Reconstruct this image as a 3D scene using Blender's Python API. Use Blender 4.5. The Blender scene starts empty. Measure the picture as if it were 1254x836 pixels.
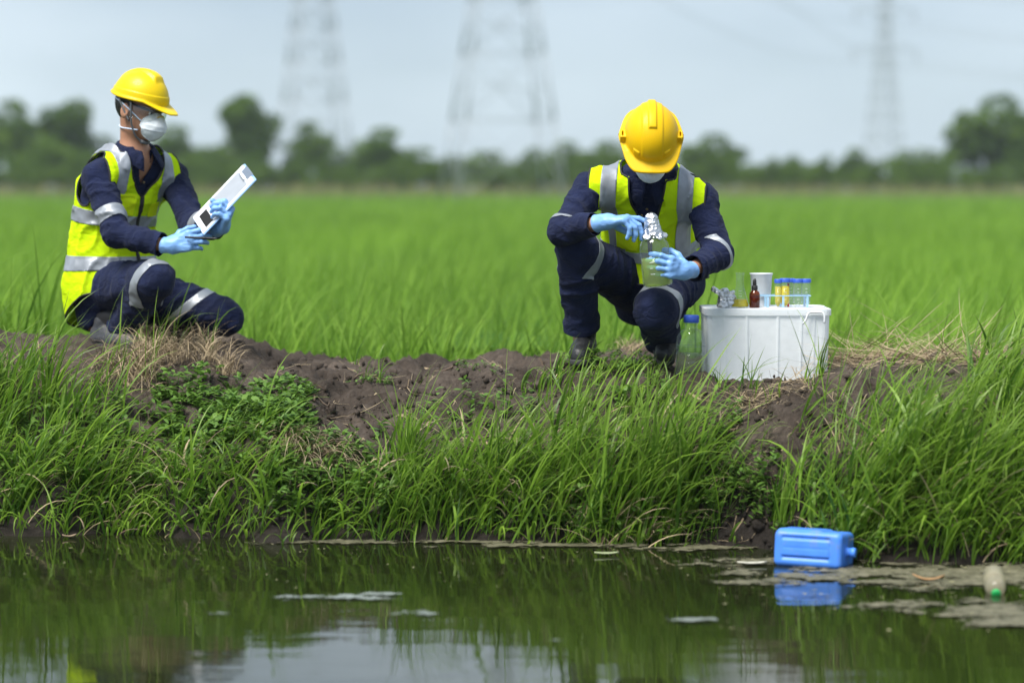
import bpy, math, random
import numpy as np
from mathutils import Vector, Matrix

random.seed(7)
rng = np.random.default_rng(11)
scene = bpy.context.scene
COL = scene.collection

# ---------------------------------------------------------------- camera
IMW, IMH = 1254.0, 836.0
LENS = 85.0
FPX = LENS / 36.0 * IMW
HORIZON = 230.0
CAMZ = 1.26
PITCH = math.atan((IMH / 2 - HORIZON) / FPX)
cam_data = bpy.data.cameras.new("camera")
cam_data.lens = LENS
cam_data.sensor_width = 36.0
cam_data.clip_start = 0.1
cam_data.clip_end = 6000.0
cam_data.dof.use_dof = True
cam_data.dof.focus_distance = 9.25
cam_data.dof.aperture_fstop = 1.45
cam_data.dof.aperture_blades = 0
camera = bpy.data.objects.new("camera", cam_data)
camera.location = (0, 0, CAMZ)
camera.rotation_euler = (math.pi / 2 - PITCH, 0, 0)
COL.objects.link(camera)
scene.camera = camera

# ---------------------------------------------------------------- sky, sun, exposure
SUN_EL, SUN_AZ = math.radians(58), math.radians(-140)     # high, behind the camera's left shoulder
world = bpy.data.worlds.new("World")
scene.world = world
world.use_nodes = True
wn, wl = world.node_tree.nodes, world.node_tree.links
for n in list(wn):
    wn.remove(n)
w_out = wn.new("ShaderNodeOutputWorld")
w_bg = wn.new("ShaderNodeBackground")
w_sky = wn.new("ShaderNodeTexSky")
w_sky.sky_type = 'NISHITA'
w_sky.sun_disc = False
w_sky.sun_elevation = SUN_EL
w_sky.sun_rotation = SUN_AZ
w_sky.air_density = 1.0
w_sky.dust_density = 1.2
w_sky.ozone_density = 1.5
# thin, even cloud veil over the blue
w_tc = wn.new("ShaderNodeTexCoord")
w_map = wn.new("ShaderNodeMapping")
w_map.inputs['Scale'].default_value = (1.0, 1.0, 2.6)
w_noise = wn.new("ShaderNodeTexNoise")
w_noise.inputs['Scale'].default_value = 3.2
w_noise.inputs['Detail'].default_value = 4.0
w_noise.inputs['Roughness'].default_value = 0.45
w_ramp = wn.new("ShaderNodeMapRange")
w_ramp.inputs['From Min'].default_value = 0.3
w_ramp.inputs['From Max'].default_value = 0.7
w_ramp.inputs['To Min'].default_value = 0.72
w_ramp.inputs['To Max'].default_value = 0.97
w_veil = wn.new("ShaderNodeMix")
w_veil.data_type = 'RGBA'
w_cloud = wn.new("ShaderNodeMix")
w_cloud.data_type = 'RGBA'
w_cloud.inputs[6].default_value = (2.5, 3.35, 4.6, 1)
w_cloud.inputs[7].default_value = (5.9, 6.8, 7.7, 1)
w_bg.inputs['Strength'].default_value = 0.072
wl.new(w_tc.outputs['Generated'], w_map.inputs['Vector'])
wl.new(w_map.outputs['Vector'], w_noise.inputs['Vector'])
wl.new(w_noise.outputs['Fac'], w_ramp.inputs['Value'])
w_cr = wn.new("ShaderNodeMapRange")
w_cr.inputs['From Min'].default_value = 0.28
w_cr.inputs['From Max'].default_value = 0.66
wl.new(w_noise.outputs['Fac'], w_cr.inputs['Value'])
wl.new(w_cr.outputs['Result'], w_cloud.inputs[0])
wl.new(w_ramp.outputs['Result'], w_veil.inputs[0])
wl.new(w_sky.outputs['Color'], w_veil.inputs[6])
wl.new(w_cloud.outputs[2], w_veil.inputs[7])
wl.new(w_veil.outputs[2], w_bg.inputs['Color'])
wl.new(w_bg.outputs['Background'], w_out.inputs['Surface'])

sun_data = bpy.data.lights.new("sun", 'SUN')
sun_data.energy = 3.4
sun_data.angle = math.radians(26)
sun_data.color = (1.0, 0.96, 0.9)
sun = bpy.data.objects.new("sun", sun_data)
# direction towards the sun: azimuth measured from +Y towards +X
sd = Vector((math.sin(SUN_AZ) * math.cos(SUN_EL), math.cos(SUN_AZ) * math.cos(SUN_EL), math.sin(SUN_EL)))
sun.rotation_euler = sd.to_track_quat('Z', 'Y').to_euler()
sun.location = (0, 0, 30)
COL.objects.link(sun)

scene.view_settings.view_transform = 'Standard'
scene.view_settings.look = 'None'
scene.view_settings.gamma = 1.0
scene.view_settings.exposure = 0.92
scene.view_settings.use_curve_mapping = False
scene.render.engine = 'CYCLES'
scene.cycles.use_denoising = True
try:
    scene.cycles.denoiser = 'OPENIMAGEDENOISE'
except Exception:
    pass
scene.cycles.max_bounces = 10
scene.cycles.diffuse_bounces = 3
scene.cycles.glossy_bounces = 4
scene.cycles.transmission_bounces = 6
scene.cycles.transparent_max_bounces = 16
scene.cycles.volume_bounces = 1
scene.cycles.sample_clamp_indirect = 6.0
scene.cycles.use_adaptive_sampling = True
scene.cycles.adaptive_threshold = 0.01


def at(px, py, Y):
    """World point on the line of sight through a photograph pixel, at distance Y."""
    u, v = (px - IMW / 2) / FPX, -(py - IMH / 2) / FPX
    d = Vector((u, math.cos(PITCH) + v * math.sin(PITCH), -math.sin(PITCH) + v * math.cos(PITCH)))
    return Vector((0, 0, CAMZ)) + d * (Y / d.y)


def A(v):
    return np.array(v, dtype=np.float64)


def nrm(v):
    v = A(v)
    return v / (np.linalg.norm(v) + 1e-12)


# ---------------------------------------------------------------- materials
MATS = {}


def new_mat(name):
    m = bpy.data.materials.new(name)
    m.use_nodes = True
    nt = m.node_tree
    for n in list(nt.nodes):
        nt.nodes.remove(n)
    out = nt.nodes.new("ShaderNodeOutputMaterial")
    MATS[name] = m
    return m, nt, out


def noise_node(nt, scale, detail=3.0, rough=0.5, coord='Object', stretch=None):
    tc = nt.nodes.new("ShaderNodeTexCoord")
    n = nt.nodes.new("ShaderNodeTexNoise")
    n.inputs['Scale'].default_value = scale
    n.inputs['Detail'].default_value = detail
    n.inputs['Roughness'].default_value = rough
    if stretch:
        mp = nt.nodes.new("ShaderNodeMapping")
        mp.inputs['Scale'].default_value = stretch
        nt.links.new(tc.outputs[coord], mp.inputs['Vector'])
        nt.links.new(mp.outputs['Vector'], n.inputs['Vector'])
    else:
        nt.links.new(tc.outputs[coord], n.inputs['Vector'])
    return n


def ramp2(nt, fac, c0, c1, p0=0.3, p1=0.7):
    r = nt.nodes.new("ShaderNodeValToRGB")
    r.color_ramp.elements[0].position = p0
    r.color_ramp.elements[1].position = p1
    r.color_ramp.elements[0].color = (*c0, 1)
    r.color_ramp.elements[1].color = (*c1, 1)
    nt.links.new(fac, r.inputs['Fac'])
    return r


def pmat(name, color, rough=0.6, var=0.12, vscale=8.0, bump=0.0, bscale=200.0, spec=0.5, metal=0.0,
         sheen=0.0, sss=0.0, coat=0.0, detail=3.0, bdetail=3.0, bstretch=None, trans=0.0,
         dirt=None, crease=None):
    """Principled material with slight procedural colour variation and relief."""
    m, nt, out = new_mat(name)
    b = nt.nodes.new("ShaderNodeBsdfPrincipled")
    n = noise_node(nt, vscale, detail)
    lo = tuple(max(0, c * (1 - var)) for c in color)
    hi = tuple(min(1, c * (1 + var)) for c in color)
    r = ramp2(nt, n.outputs['Fac'], lo, hi)
    col = r.outputs['Color']
    if dirt:                                     # (colour, scale, low, high): patches of dust or mud
        dn = noise_node(nt, dirt[1], 6, 0.7)
        dm = nt.nodes.new("ShaderNodeMapRange")
        dm.inputs['From Min'].default_value = dirt[2]
        dm.inputs['From Max'].default_value = dirt[3]
        nt.links.new(dn.outputs['Fac'], dm.inputs['Value'])
        mxc = nt.nodes.new("ShaderNodeMix"); mxc.data_type = 'RGBA'
        nt.links.new(dm.outputs['Result'], mxc.inputs[0])
        nt.links.new(col, mxc.inputs[6]); mxc.inputs[7].default_value = (*dirt[0], 1)
        col = mxc.outputs[2]
    nt.links.new(col, b.inputs['Base Color'])
    b.inputs['Roughness'].default_value = rough
    b.inputs['Metallic'].default_value = metal
    b.inputs['Specular IOR Level'].default_value = spec
    if sheen:
        b.inputs['Sheen Weight'].default_value = sheen
    if sss:
        b.inputs['Subsurface Weight'].default_value = sss
        b.inputs['Subsurface Radius'].default_value = (0.012, 0.005, 0.003)
        b.inputs['Subsurface Scale'].default_value = 0.6
    if coat:
        b.inputs['Coat Weight'].default_value = coat
        b.inputs['Coat Roughness'].default_value = 0.08
    if bump:
        bn = noise_node(nt, bscale, bdetail, 0.6, stretch=bstretch)
        bp = nt.nodes.new("ShaderNodeBump")
        bp.inputs['Strength'].default_value = bump
        bp.inputs['Distance'].default_value = 0.01
        nt.links.new(bn.outputs['Fac'], bp.inputs['Height'])
        nt.links.new(bp.outputs['Normal'], b.inputs['Normal'])
        if crease:                               # (scale, strength): cloth wrinkles under the weave
            cn_ = noise_node(nt, crease[0], 5, 0.55, stretch=(1.0, 1.0, 1.7))
            cn_.inputs['Distortion'].default_value = 1.4
            ab_ = nt.nodes.new("ShaderNodeMath"); ab_.operation = 'SUBTRACT'; ab_.inputs[1].default_value = 0.5
            nt.links.new(cn_.outputs['Fac'], ab_.inputs[0])
            ac_ = nt.nodes.new("ShaderNodeMath"); ac_.operation = 'ABSOLUTE'
            nt.links.new(ab_.outputs[0], ac_.inputs[0])
            b2 = nt.nodes.new("ShaderNodeBump"); b2.inputs['Strength'].default_value = crease[1]; b2.inputs['Distance'].default_value = 0.05
            b2.invert = True
            nt.links.new(ac_.outputs[0], b2.inputs['Height'])
            nt.links.new(b2.outputs['Normal'], bp.inputs['Normal'])
    sh = b.outputs['BSDF']
    if trans:
        t = nt.nodes.new("ShaderNodeBsdfTranslucent")
        nt.links.new(r.outputs['Color'], t.inputs['Color'])
        mx = nt.nodes.new("ShaderNodeMixShader")
        mx.inputs['Fac'].default_value = trans
        nt.links.new(sh, mx.inputs[1])
        nt.links.new(t.outputs['BSDF'], mx.inputs[2])
        sh = mx.outputs['Shader']
    nt.links.new(sh, out.inputs['Surface'])
    return m


def glass_mat(name, tint, milk=0.0, milk_col=(0.8, 0.85, 0.9), rough=0.03, ior=1.45):
    """Thin clear wall: tinted see-through, Fresnel gloss, a little cloudiness."""
    m, nt, out = new_mat(name)
    t = nt.nodes.new("ShaderNodeBsdfTransparent")
    t.inputs['Color'].default_value = (*tint, 1)
    g = nt.nodes.new("ShaderNodeBsdfGlossy")
    g.inputs['Roughness'].default_value = rough
    g.inputs['Color'].default_value = (0.95, 0.97, 1, 1)
    lw = nt.nodes.new("ShaderNodeLayerWeight")
    lw.inputs['Blend'].default_value = 0.5
    pw = nt.nodes.new("ShaderNodeMath"); pw.operation = 'POWER'
    nt.links.new(lw.outputs['Facing'], pw.inputs[0]); pw.inputs[1].default_value = 3.5
    fr = nt.nodes.new("ShaderNodeMath"); fr.operation = 'MULTIPLY_ADD'
    nt.links.new(pw.outputs[0], fr.inputs[0]); fr.inputs[1].default_value = 0.75
    fr.inputs[2].default_value = ((ior - 1) / (ior + 1)) ** 2
    mx = nt.nodes.new("ShaderNodeMixShader")
    nt.links.new(fr.outputs[0], mx.inputs['Fac'])
    nt.links.new(t.outputs['BSDF'], mx.inputs[1])
    nt.links.new(g.outputs['BSDF'], mx.inputs[2])
    sh = mx.outputs['Shader']
    if milk:
        n = noise_node(nt, 30, 3)
        r = nt.nodes.new("ShaderNodeMapRange")
        r.inputs['To Min'].default_value = milk * 0.9
        r.inputs['To Max'].default_value = min(1.0, milk * 1.1)
        nt.links.new(n.outputs['Fac'], r.inputs['Value'])
        d = nt.nodes.new("ShaderNodeBsdfDiffuse")
        d.inputs['Color'].default_value = (*milk_col, 1)
        tr = nt.nodes.new("ShaderNodeBsdfTranslucent")
        tr.inputs['Color'].default_value = (*milk_col, 1)
        dm = nt.nodes.new("ShaderNodeMixShader")
        dm.inputs['Fac'].default_value = 0.5
        nt.links.new(d.outputs['BSDF'], dm.inputs[1])
        nt.links.new(tr.outputs['BSDF'], dm.inputs[2])
        m2 = nt.nodes.new("ShaderNodeMixShader")
        nt.links.new(r.outputs['Result'], m2.inputs['Fac'])
        nt.links.new(sh, m2.inputs[1])
        nt.links.new(dm.outputs['Shader'], m2.inputs[2])
        sh = m2.outputs['Shader']
    nt.links.new(sh, out.inputs['Surface'])
    return m


def leaf_mat(name, dark, light, tip, rough=0.45, trans=0.35, spec=0.4):
    """Leaves and blades: 'tint' = per-blade variation, 'along' = 0 at the root, 1 at the tip."""
    m, nt, out = new_mat(name)
    a1 = nt.nodes.new("ShaderNodeAttribute")
    a1.attribute_name = "tint"
    a2 = nt.nodes.new("ShaderNodeAttribute")
    a2.attribute_name = "along"
    r = ramp2(nt, a1.outputs['Fac'], dark, light, 0.0, 1.0)
    mix = nt.nodes.new("ShaderNodeMix")
    mix.data_type = 'RGBA'
    mr = nt.nodes.new("ShaderNodeMapRange")
    mr.inputs['From Min'].default_value = 0.55
    mr.inputs['From Max'].default_value = 1.0
    mr.inputs['To Max'].default_value = 0.6
    nt.links.new(a2.outputs['Fac'], mr.inputs['Value'])
    nt.links.new(mr.outputs['Result'], mix.inputs[0])
    nt.links.new(r.outputs['Color'], mix.inputs[6])
    mix.inputs[7].default_value = (*tip, 1)
    b = nt.nodes.new("ShaderNodeBsdfPrincipled")
    b.inputs['Roughness'].default_value = rough
    b.inputs['Specular IOR Level'].default_value = spec
    t = nt.nodes.new("ShaderNodeBsdfTranslucent")
    mx = nt.nodes.new("ShaderNodeMixShader")
    mx.inputs['Fac'].default_value = trans
    nt.links.new(mix.outputs[2], b.inputs['Base Color'])
    nt.links.new(mix.outputs[2], t.inputs['Color'])
    nt.links.new(b.outputs['BSDF'], mx.inputs[1])
    nt.links.new(t.outputs['BSDF'], mx.inputs[2])
    nt.links.new(mx.outputs['Shader'], out.inputs['Surface'])
    return m


# ---------------------------------------------------------------- mesh helpers
def mesh_np(name, V, F, smooth=True):
    """Mesh from numpy verts (n,3) and faces (m,3) or (m,4), or a list of faces."""
    me = bpy.data.meshes.new(name)
    V = np.asarray(V, dtype=np.float32)
    if isinstance(F, np.ndarray):
        k = F.shape[1]
        me.vertices.add(len(V))
        me.vertices.foreach_set("co", V.ravel())
        me.loops.add(F.size)
        me.loops.foreach_set("vertex_index", F.astype(np.int32).ravel())
        me.polygons.add(len(F))
        me.polygons.foreach_set("loop_start", np.arange(0, F.size, k, dtype=np.int32))
        me.update(calc_edges=True)
    else:
        me.from_pydata([tuple(v) for v in V.tolist()], [], F)
    me.validate()
    if smooth:
        me.polygons.foreach_set("use_smooth", np.ones(len(me.polygons), dtype=bool))
    me.update()
    return me


def link(name, me, mat=None, parent=None, loc=None):
    o = bpy.data.objects.new(name, me)
    COL.objects.link(o)
    if mat is not None and me is not None and not me.materials:
        me.materials.append(mat)
    if parent is not None:
        o.parent = parent
    if loc is not None:
        o.location = loc
    return o


def obj(name, V, F, mat, parent=None, smooth=True, loc=None):
    return link(name, mesh_np(name, V, F, smooth), mat, parent, loc)


def tag(o, label=None, cat=None, group=None, kind=None):
    if label: o["label"] = label
    if cat: o["category"] = cat
    if group: o["group"] = group
    if kind: o["kind"] = kind
    return o


def empty(name, loc=(0, 0, 0)):
    o = bpy.data.objects.new(name, None)
    o.empty_display_size = 0.1
    o.location = loc
    COL.objects.link(o)
    return o


def solidify(o, t, offset=-1.0):
    m = o.modifiers.new("thickness", 'SOLIDIFY')
    m.thickness = t
    m.offset = offset
    return o


def tube(points, radius, sides=8, closed=False, taper=None):
    """Swept tube through points (list of 3-vectors); returns V, F(list)."""
    P = np.asarray(points, float)
    n = len(P)
    if closed:
        T = np.roll(P, -1, 0) - np.roll(P, 1, 0)
    else:
        T = np.gradient(P, axis=0)
    T /= np.linalg.norm(T, axis=1, keepdims=True) + 1e-12
    up = A((0, 0, 1)) if abs(T[0][2]) < 0.9 else A((1, 0, 0))
    N = np.zeros_like(P)
    prev = nrm(np.cross(T[0], up))
    for i in range(n):
        prev = nrm(prev - T[i] * np.dot(prev, T[i]))
        N[i] = prev
    B = np.cross(T, N)
    ang = np.linspace(0, 2 * math.pi, sides, endpoint=False)
    R = np.full(n, radius) if np.isscalar(radius) else np.asarray(radius, float)
    ring = (N[:, None, :] * np.cos(ang)[None, :, None] + B[:, None, :] * np.sin(ang)[None, :, None]) * R[:, None, None]
    V = (P[:, None, :] + ring).reshape(-1, 3)
    F = []
    m = n if closed else n - 1
    for i in range(m):
        j = (i + 1) % n
        for k in range(sides):
            l = (k + 1) % sides
            F.append((i * sides + k, i * sides + l, j * sides + l, j * sides + k))
    if not closed:
        F.append(tuple(range(sides - 1, -1, -1)))
        F.append(tuple((n - 1) * sides + k for k in range(sides)))
    return V, F


def lathe(profile, seg=32, caps=True):
    """Profile [(r,z)...] around Z; returns V, F(list)."""
    prof = np.asarray(profile, float)
    ang = np.linspace(0, 2 * math.pi, seg, endpoint=False)
    V = np.stack([prof[:, None, 0] * np.cos(ang), prof[:, None, 0] * np.sin(ang),
                  np.repeat(prof[:, None, 1], seg, 1)], -1).reshape(-1, 3)
    F = []
    n = len(prof)
    for i in range(n - 1):
        for k in range(seg):
            l = (k + 1) % seg
            F.append((i * seg + k, i * seg + l, (i + 1) * seg + l, (i + 1) * seg + k))
    if caps:
        F.append(tuple(range(seg - 1, -1, -1)))
        F.append(tuple((n - 1) * seg + k for k in range(seg)))
    return V, F


def boxm(x0, x1, y0, y1, z0, z1):
    V = A([(x, y, z) for z in (z0, z1) for y in (y0, y1) for x in (x0, x1)])
    F = [(0, 2, 3, 1), (4, 5, 7, 6), (0, 1, 5, 4), (2, 6, 7, 3), (0, 4, 6, 2), (1, 3, 7, 5)]
    return V, F


def join(parts):
    Vs, Fs, o = [], [], 0
    for V, F in parts:
        Vs.append(np.asarray(V, float))
        Fs += [tuple(int(i) + o for i in f) for f in F]
        o += len(V)
    return np.concatenate(Vs), Fs


def bevel(o, w, seg=2):
    m = o.modifiers.new("edges", 'BEVEL')
    m.width = w
    m.segments = seg
    m.limit_method = 'ANGLE'
    return o


# ---------------------------------------------------------------- noise and implicit surfaces
def _hash(i, j, k, seed):
    h = (i * 374761393 + j * 668265263 + k * 2147483647 + seed * 974634777) & 0xFFFFFFFF
    h = ((h ^ (h >> 13)) * 1274126177) & 0xFFFFFFFF
    return ((h ^ (h >> 16)) & 0xFFFF) / 65535.0


def vnoise(P, seed=0):
    """Smooth value noise in [-1,1] at points (n,3)."""
    P = np.asarray(P, float)
    I = np.floor(P).astype(np.int64)
    f = P - I
    w = f * f * f * (f * (f * 6 - 15) + 10)
    r = 0
    for dx in (0, 1):
        wx = w[:, 0] if dx else 1 - w[:, 0]
        for dy in (0, 1):
            wy = w[:, 1] if dy else 1 - w[:, 1]
            for dz in (0, 1):
                wz = w[:, 2] if dz else 1 - w[:, 2]
                r = r + wx * wy * wz * _hash(I[:, 0] + dx, I[:, 1] + dy, I[:, 2] + dz, seed)
    return r * 2 - 1


def fbm(P, seed=0, octaves=3, gain=0.5):
    P = np.asarray(P, float)
    s, a, r = 1.0, 1.0, 0
    for o in range(octaves):
        r = r + a * vnoise(P * s, seed + o)
        s *= 2.03
        a *= gain
    return r


def smin(a, b, k):
    h = np.clip(0.5 + 0.5 * (b - a) / k, 0, 1)
    return b * (1 - h) + a * h - k * h * (1 - h)


def smax(a, b, k):
    return -smin(-a, -b, k)


def cone(P, a, b, ra, rb):
    """Rounded, tapered limb."""
    a, b = A(a), A(b)
    ab = b - a
    t = np.clip((P - a) @ ab / (ab @ ab + 1e-12), 0, 1)
    return np.linalg.norm(P - a - t[:, None] * ab, axis=1) - (ra + (rb - ra) * t)


def ellip(P, c, R, ax=None):
    Q = P - A(c)
    if ax is not None:
        Q = Q @ np.asarray(ax).T
    R = A(R)
    k0 = np.linalg.norm(Q / R, axis=1)
    k1 = np.linalg.norm(Q / (R * R), axis=1)
    return k0 * (k0 - 1) / (k1 + 1e-9)


def rbox(P, c, half, r, ax=None):
    Q = P - A(c)
    if ax is not None:
        Q = Q @ np.asarray(ax).T
    q = np.abs(Q) - (A(half) - r)
    return np.linalg.norm(np.maximum(q, 0), axis=1) + np.minimum(q.max(axis=1), 0) - r


def sstep(a, b, x):
    t = np.clip((x - a) / (b - a), 0, 1)
    return t * t * (3 - 2 * t)


def surface(f, lo, hi, h, lip=1.5):
    """Surface nets of f(P)=0 in the box lo..hi with cell h; returns V, quads."""
    lo, hi = A(lo), A(hi)
    B = 4
    nb = np.ceil((hi - lo) / (h * B)).astype(int) + 1
    gc = [lo[i] + (np.arange(nb[i]) * B + (B - 1) / 2) * h for i in range(3)]
    C = np.stack(np.meshgrid(*gc, indexing='ij'), -1).reshape(-1, 3)
    dc = f(C)
    act = np.abs(dc) < lip * B * h * 1.0
    n = nb * B
    D = dc.reshape(nb)
    for ax in range(3):
        D = np.repeat(D, B, axis=ax)
    D = D.astype(np.float64)
    idx = np.argwhere(act.reshape(nb))
    off = np.stack(np.meshgrid(*[np.arange(B)] * 3, indexing='ij'), -1).reshape(-1, 3)
    fi = (idx[:, None, :] * B + off[None]).reshape(-1, 3)
    D[fi[:, 0], fi[:, 1], fi[:, 2]] = f(lo + fi * h)
    ins = D < 0
    s = ins[:-1, :-1, :-1].astype(np.int8)
    tot = sum(ins[dx:n[0] - 1 + dx, dy:n[1] - 1 + dy, dz:n[2] - 1 + dz].astype(np.int8)
              for dx in (0, 1) for dy in (0, 1) for dz in (0, 1))
    cells = np.argwhere((tot > 0) & (tot < 8))
    acc = np.zeros((len(cells), 3))
    cnt = np.zeros(len(cells))
    for ax in range(3):
        o1, o2 = [a for a in range(3) if a != ax]
        for e1 in (0, 1):
            for e2 in (0, 1):
                p = cells.copy()
                p[:, o1] += e1
                p[:, o2] += e2
                q = p.copy()
                q[:, ax] += 1
                da = D[p[:, 0], p[:, 1], p[:, 2]]
                db = D[q[:, 0], q[:, 1], q[:, 2]]
                m = (da < 0) != (db < 0)
                t = np.where(m, da / np.where(m, da - db, 1), 0)
                pt = p.astype(float)
                pt[:, ax] += t
                acc[m] += pt[m]
                cnt[m] += 1
    V = lo + acc / cnt[:, None] * h
    vid = np.full(tuple(n), -1, dtype=np.int64)
    vid[cells[:, 0], cells[:, 1], cells[:, 2]] = np.arange(len(cells))
    quads = []
    for ax in range(3):
        o1, o2 = (ax + 1) % 3, (ax + 2) % 3
        sl0 = [slice(None)] * 3
        sl1 = [slice(None)] * 3
        sl0[ax] = slice(0, -1)
        sl1[ax] = slice(1, None)
        ch = np.argwhere(ins[tuple(sl0)] != ins[tuple(sl1)])
        ch = ch[(ch[:, o1] > 0) & (ch[:, o2] > 0)]
        flip = ins[ch[:, 0], ch[:, 1], ch[:, 2]]
        ids = []
        for a, b in ((1, 1), (0, 1), (0, 0), (1, 0)):
            c = ch.copy()
            c[:, o1] -= a
            c[:, o2] -= b
            ids.append(vid[c[:, 0], c[:, 1], c[:, 2]])
        q = np.stack(ids, 1)
        q[~flip] = q[~flip][:, ::-1]
        q = q[(q >= 0).all(1)]
        quads.append(q)
    return V, np.concatenate(quads)


def normals(V, T):
    a, b, c = V[T[:, 0]], V[T[:, 1]], V[T[:, 2]]
    fn = np.cross(b - a, c - a)
    N = np.zeros_like(V)
    for k in range(3):
        np.add.at(N, T[:, k], fn)
    return N / (np.linalg.norm(N, axis=1, keepdims=True) + 1e-12)


def tris(Q):
    if Q.shape[1] == 3:
        return Q
    return np.concatenate([Q[:, [0, 1, 2]], Q[:, [0, 2, 3]]])


def clip(V, T, val):
    """Keep the part of a triangle mesh where val(V) < 0, cut cleanly along val = 0."""
    if len(T) == 0:
        return V, T
    d = val(V)
    d = np.where(np.abs(d) < 1e-7, 1e-7, d)
    ins = d < 0
    c = ins[T].sum(1)
    keep = [T[c == 3]]
    newV, nV = [], len(V)
    cache = {}

    def cut(i, j):
        nonlocal nV
        k = (i, j) if i < j else (j, i)
        if k not in cache:
            t = d[i] / (d[i] - d[j])
            newV.append(V[i] + t * (V[j] - V[i]))
            cache[k] = nV
            nV += 1
        return cache[k]
    extra = []
    for t in T[(c == 1) | (c == 2)].tolist():
        k = [ins[x] for x in t]
        if sum(k) == 1:
            i = k.index(True)
            a, b, e = t[i], t[(i + 1) % 3], t[(i + 2) % 3]
            extra.append((a, cut(a, b), cut(a, e)))
        else:
            i = k.index(False)
            a, b, e = t[i], t[(i + 1) % 3], t[(i + 2) % 3]
            p, q = cut(a, b), cut(a, e)
            extra.append((p, b, e))
            extra.append((p, e, q))
    if newV:
        V = np.concatenate([V, np.array(newV)])
    if extra:
        keep.append(np.array(extra))
    T = np.concatenate(keep)
    if len(T) == 0:
        return np.zeros((0, 3)), np.zeros((0, 3), int)
    u, inv = np.unique(T, return_inverse=True)
    return V[u], inv.reshape(T.shape)


def boundary_loops(T):
    e = np.concatenate([T[:, [0, 1]], T[:, [1, 2]], T[:, [2, 0]]])
    key = np.sort(e, 1)
    u, inv, cnt = np.unique(key, axis=0, return_inverse=True, return_counts=True)
    be = e[cnt[inv.ravel()] == 1]
    nxt = {}
    for a, b in be.tolist():
        nxt.setdefault(a, []).append(b)
    loops = []
    while nxt:
        s = next(iter(nxt))
        loop = [s]
        cur = s
        while cur in nxt:
            b = nxt[cur].pop()
            if not nxt[cur]:
                del nxt[cur]
            if b == s:
                break
            loop.append(b)
            cur = b
        if len(loop) > 6:
            loops.append(loop)
    return loops


def resample(P, step, closed):
    P = np.asarray(P, float)
    if closed:
        P = np.concatenate([P, P[:1]])
    s = np.concatenate([[0], np.cumsum(np.linalg.norm(np.diff(P, axis=0), axis=1))])
    n = max(4, int(s[-1] / step))
    t = np.linspace(0, s[-1], n, endpoint=not closed)
    R = np.stack([np.interp(t, s, P[:, k]) for k in range(3)], 1)
    for _ in range(2):
        if closed:
            R = (np.roll(R, 1, 0) + 2 * R + np.roll(R, -1, 0)) / 4
        else:
            R[1:-1] = (R[:-2] + 2 * R[1:-1] + R[2:]) / 4
    return R


def piping(V, T, r, step=0.012, sides=6):
    """Bound edge: a thin tube along every open border of a cloth sheet."""
    out = []
    for lp in boundary_loops(T):
        R = resample(V[lp], step, True)
        if len(R) > 6:
            out.append(tube(R, r, sides, closed=True))
    return out


def attr(me, name, values):
    a = me.attributes.new(name, 'FLOAT', 'POINT')
    a.data.foreach_set("value", np.asarray(values, np.float32))

# ================================================================ the setting: ground, water
# waterline distance along the bank (x in metres -> y)
EDGE_X = A([-80, -6, -1.95, -1.3, -0.75, -0.3, 0.1, 0.6, 0.86, 1.02, 1.25, 1.8, 4, 80])
EDGE_Y = A([8.7, 8.8, 8.78, 8.74, 8.62, 8.52, 8.5, 8.47, 8.36, 8.18, 8.1, 8.12, 8.2, 8.2])

# levelled spots: feet, box, bottle (point on the ground, radius)
PADS = []


def pad(p, r):
    PADS.append((p[0], p[1], p[2], r))
    return p


L_FOOT = pad(at(148, 424, 10.10), 0.20)
L_KNEE = pad(at(283, 421, 10.24), 0.12)
L_TOE = pad(at(190, 421, 10.50), 0.12)
R_FOOT = pad(at(714, 446, 9.40), 0.16)
R_TOE = pad(at(814, 450, 9.46), 0.14)
BOX_Z = at(942, 469, 9.26).z
BOX_C = A((at(942, 469, 9.26).x, 9.46, BOX_Z))
for dx in (-0.2, 0, 0.2):
    for dy in (-0.13, 0.05):
        pad((BOX_C[0] + dx, BOX_C[1] + dy, BOX_Z), 0.16)
JAR_P = pad(at(845, 458, 9.30), 0.09)


def edge_y(x):
    x = np.asarray(x, float)
    e = np.interp(x, EDGE_X, EDGE_Y)
    z = np.zeros_like(x)
    return e + 0.07 * vnoise(np.stack([x * 2.3, z, z], -1), 5) + 0.045 * vnoise(np.stack([x * 6, z, z], -1), 6)


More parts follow.
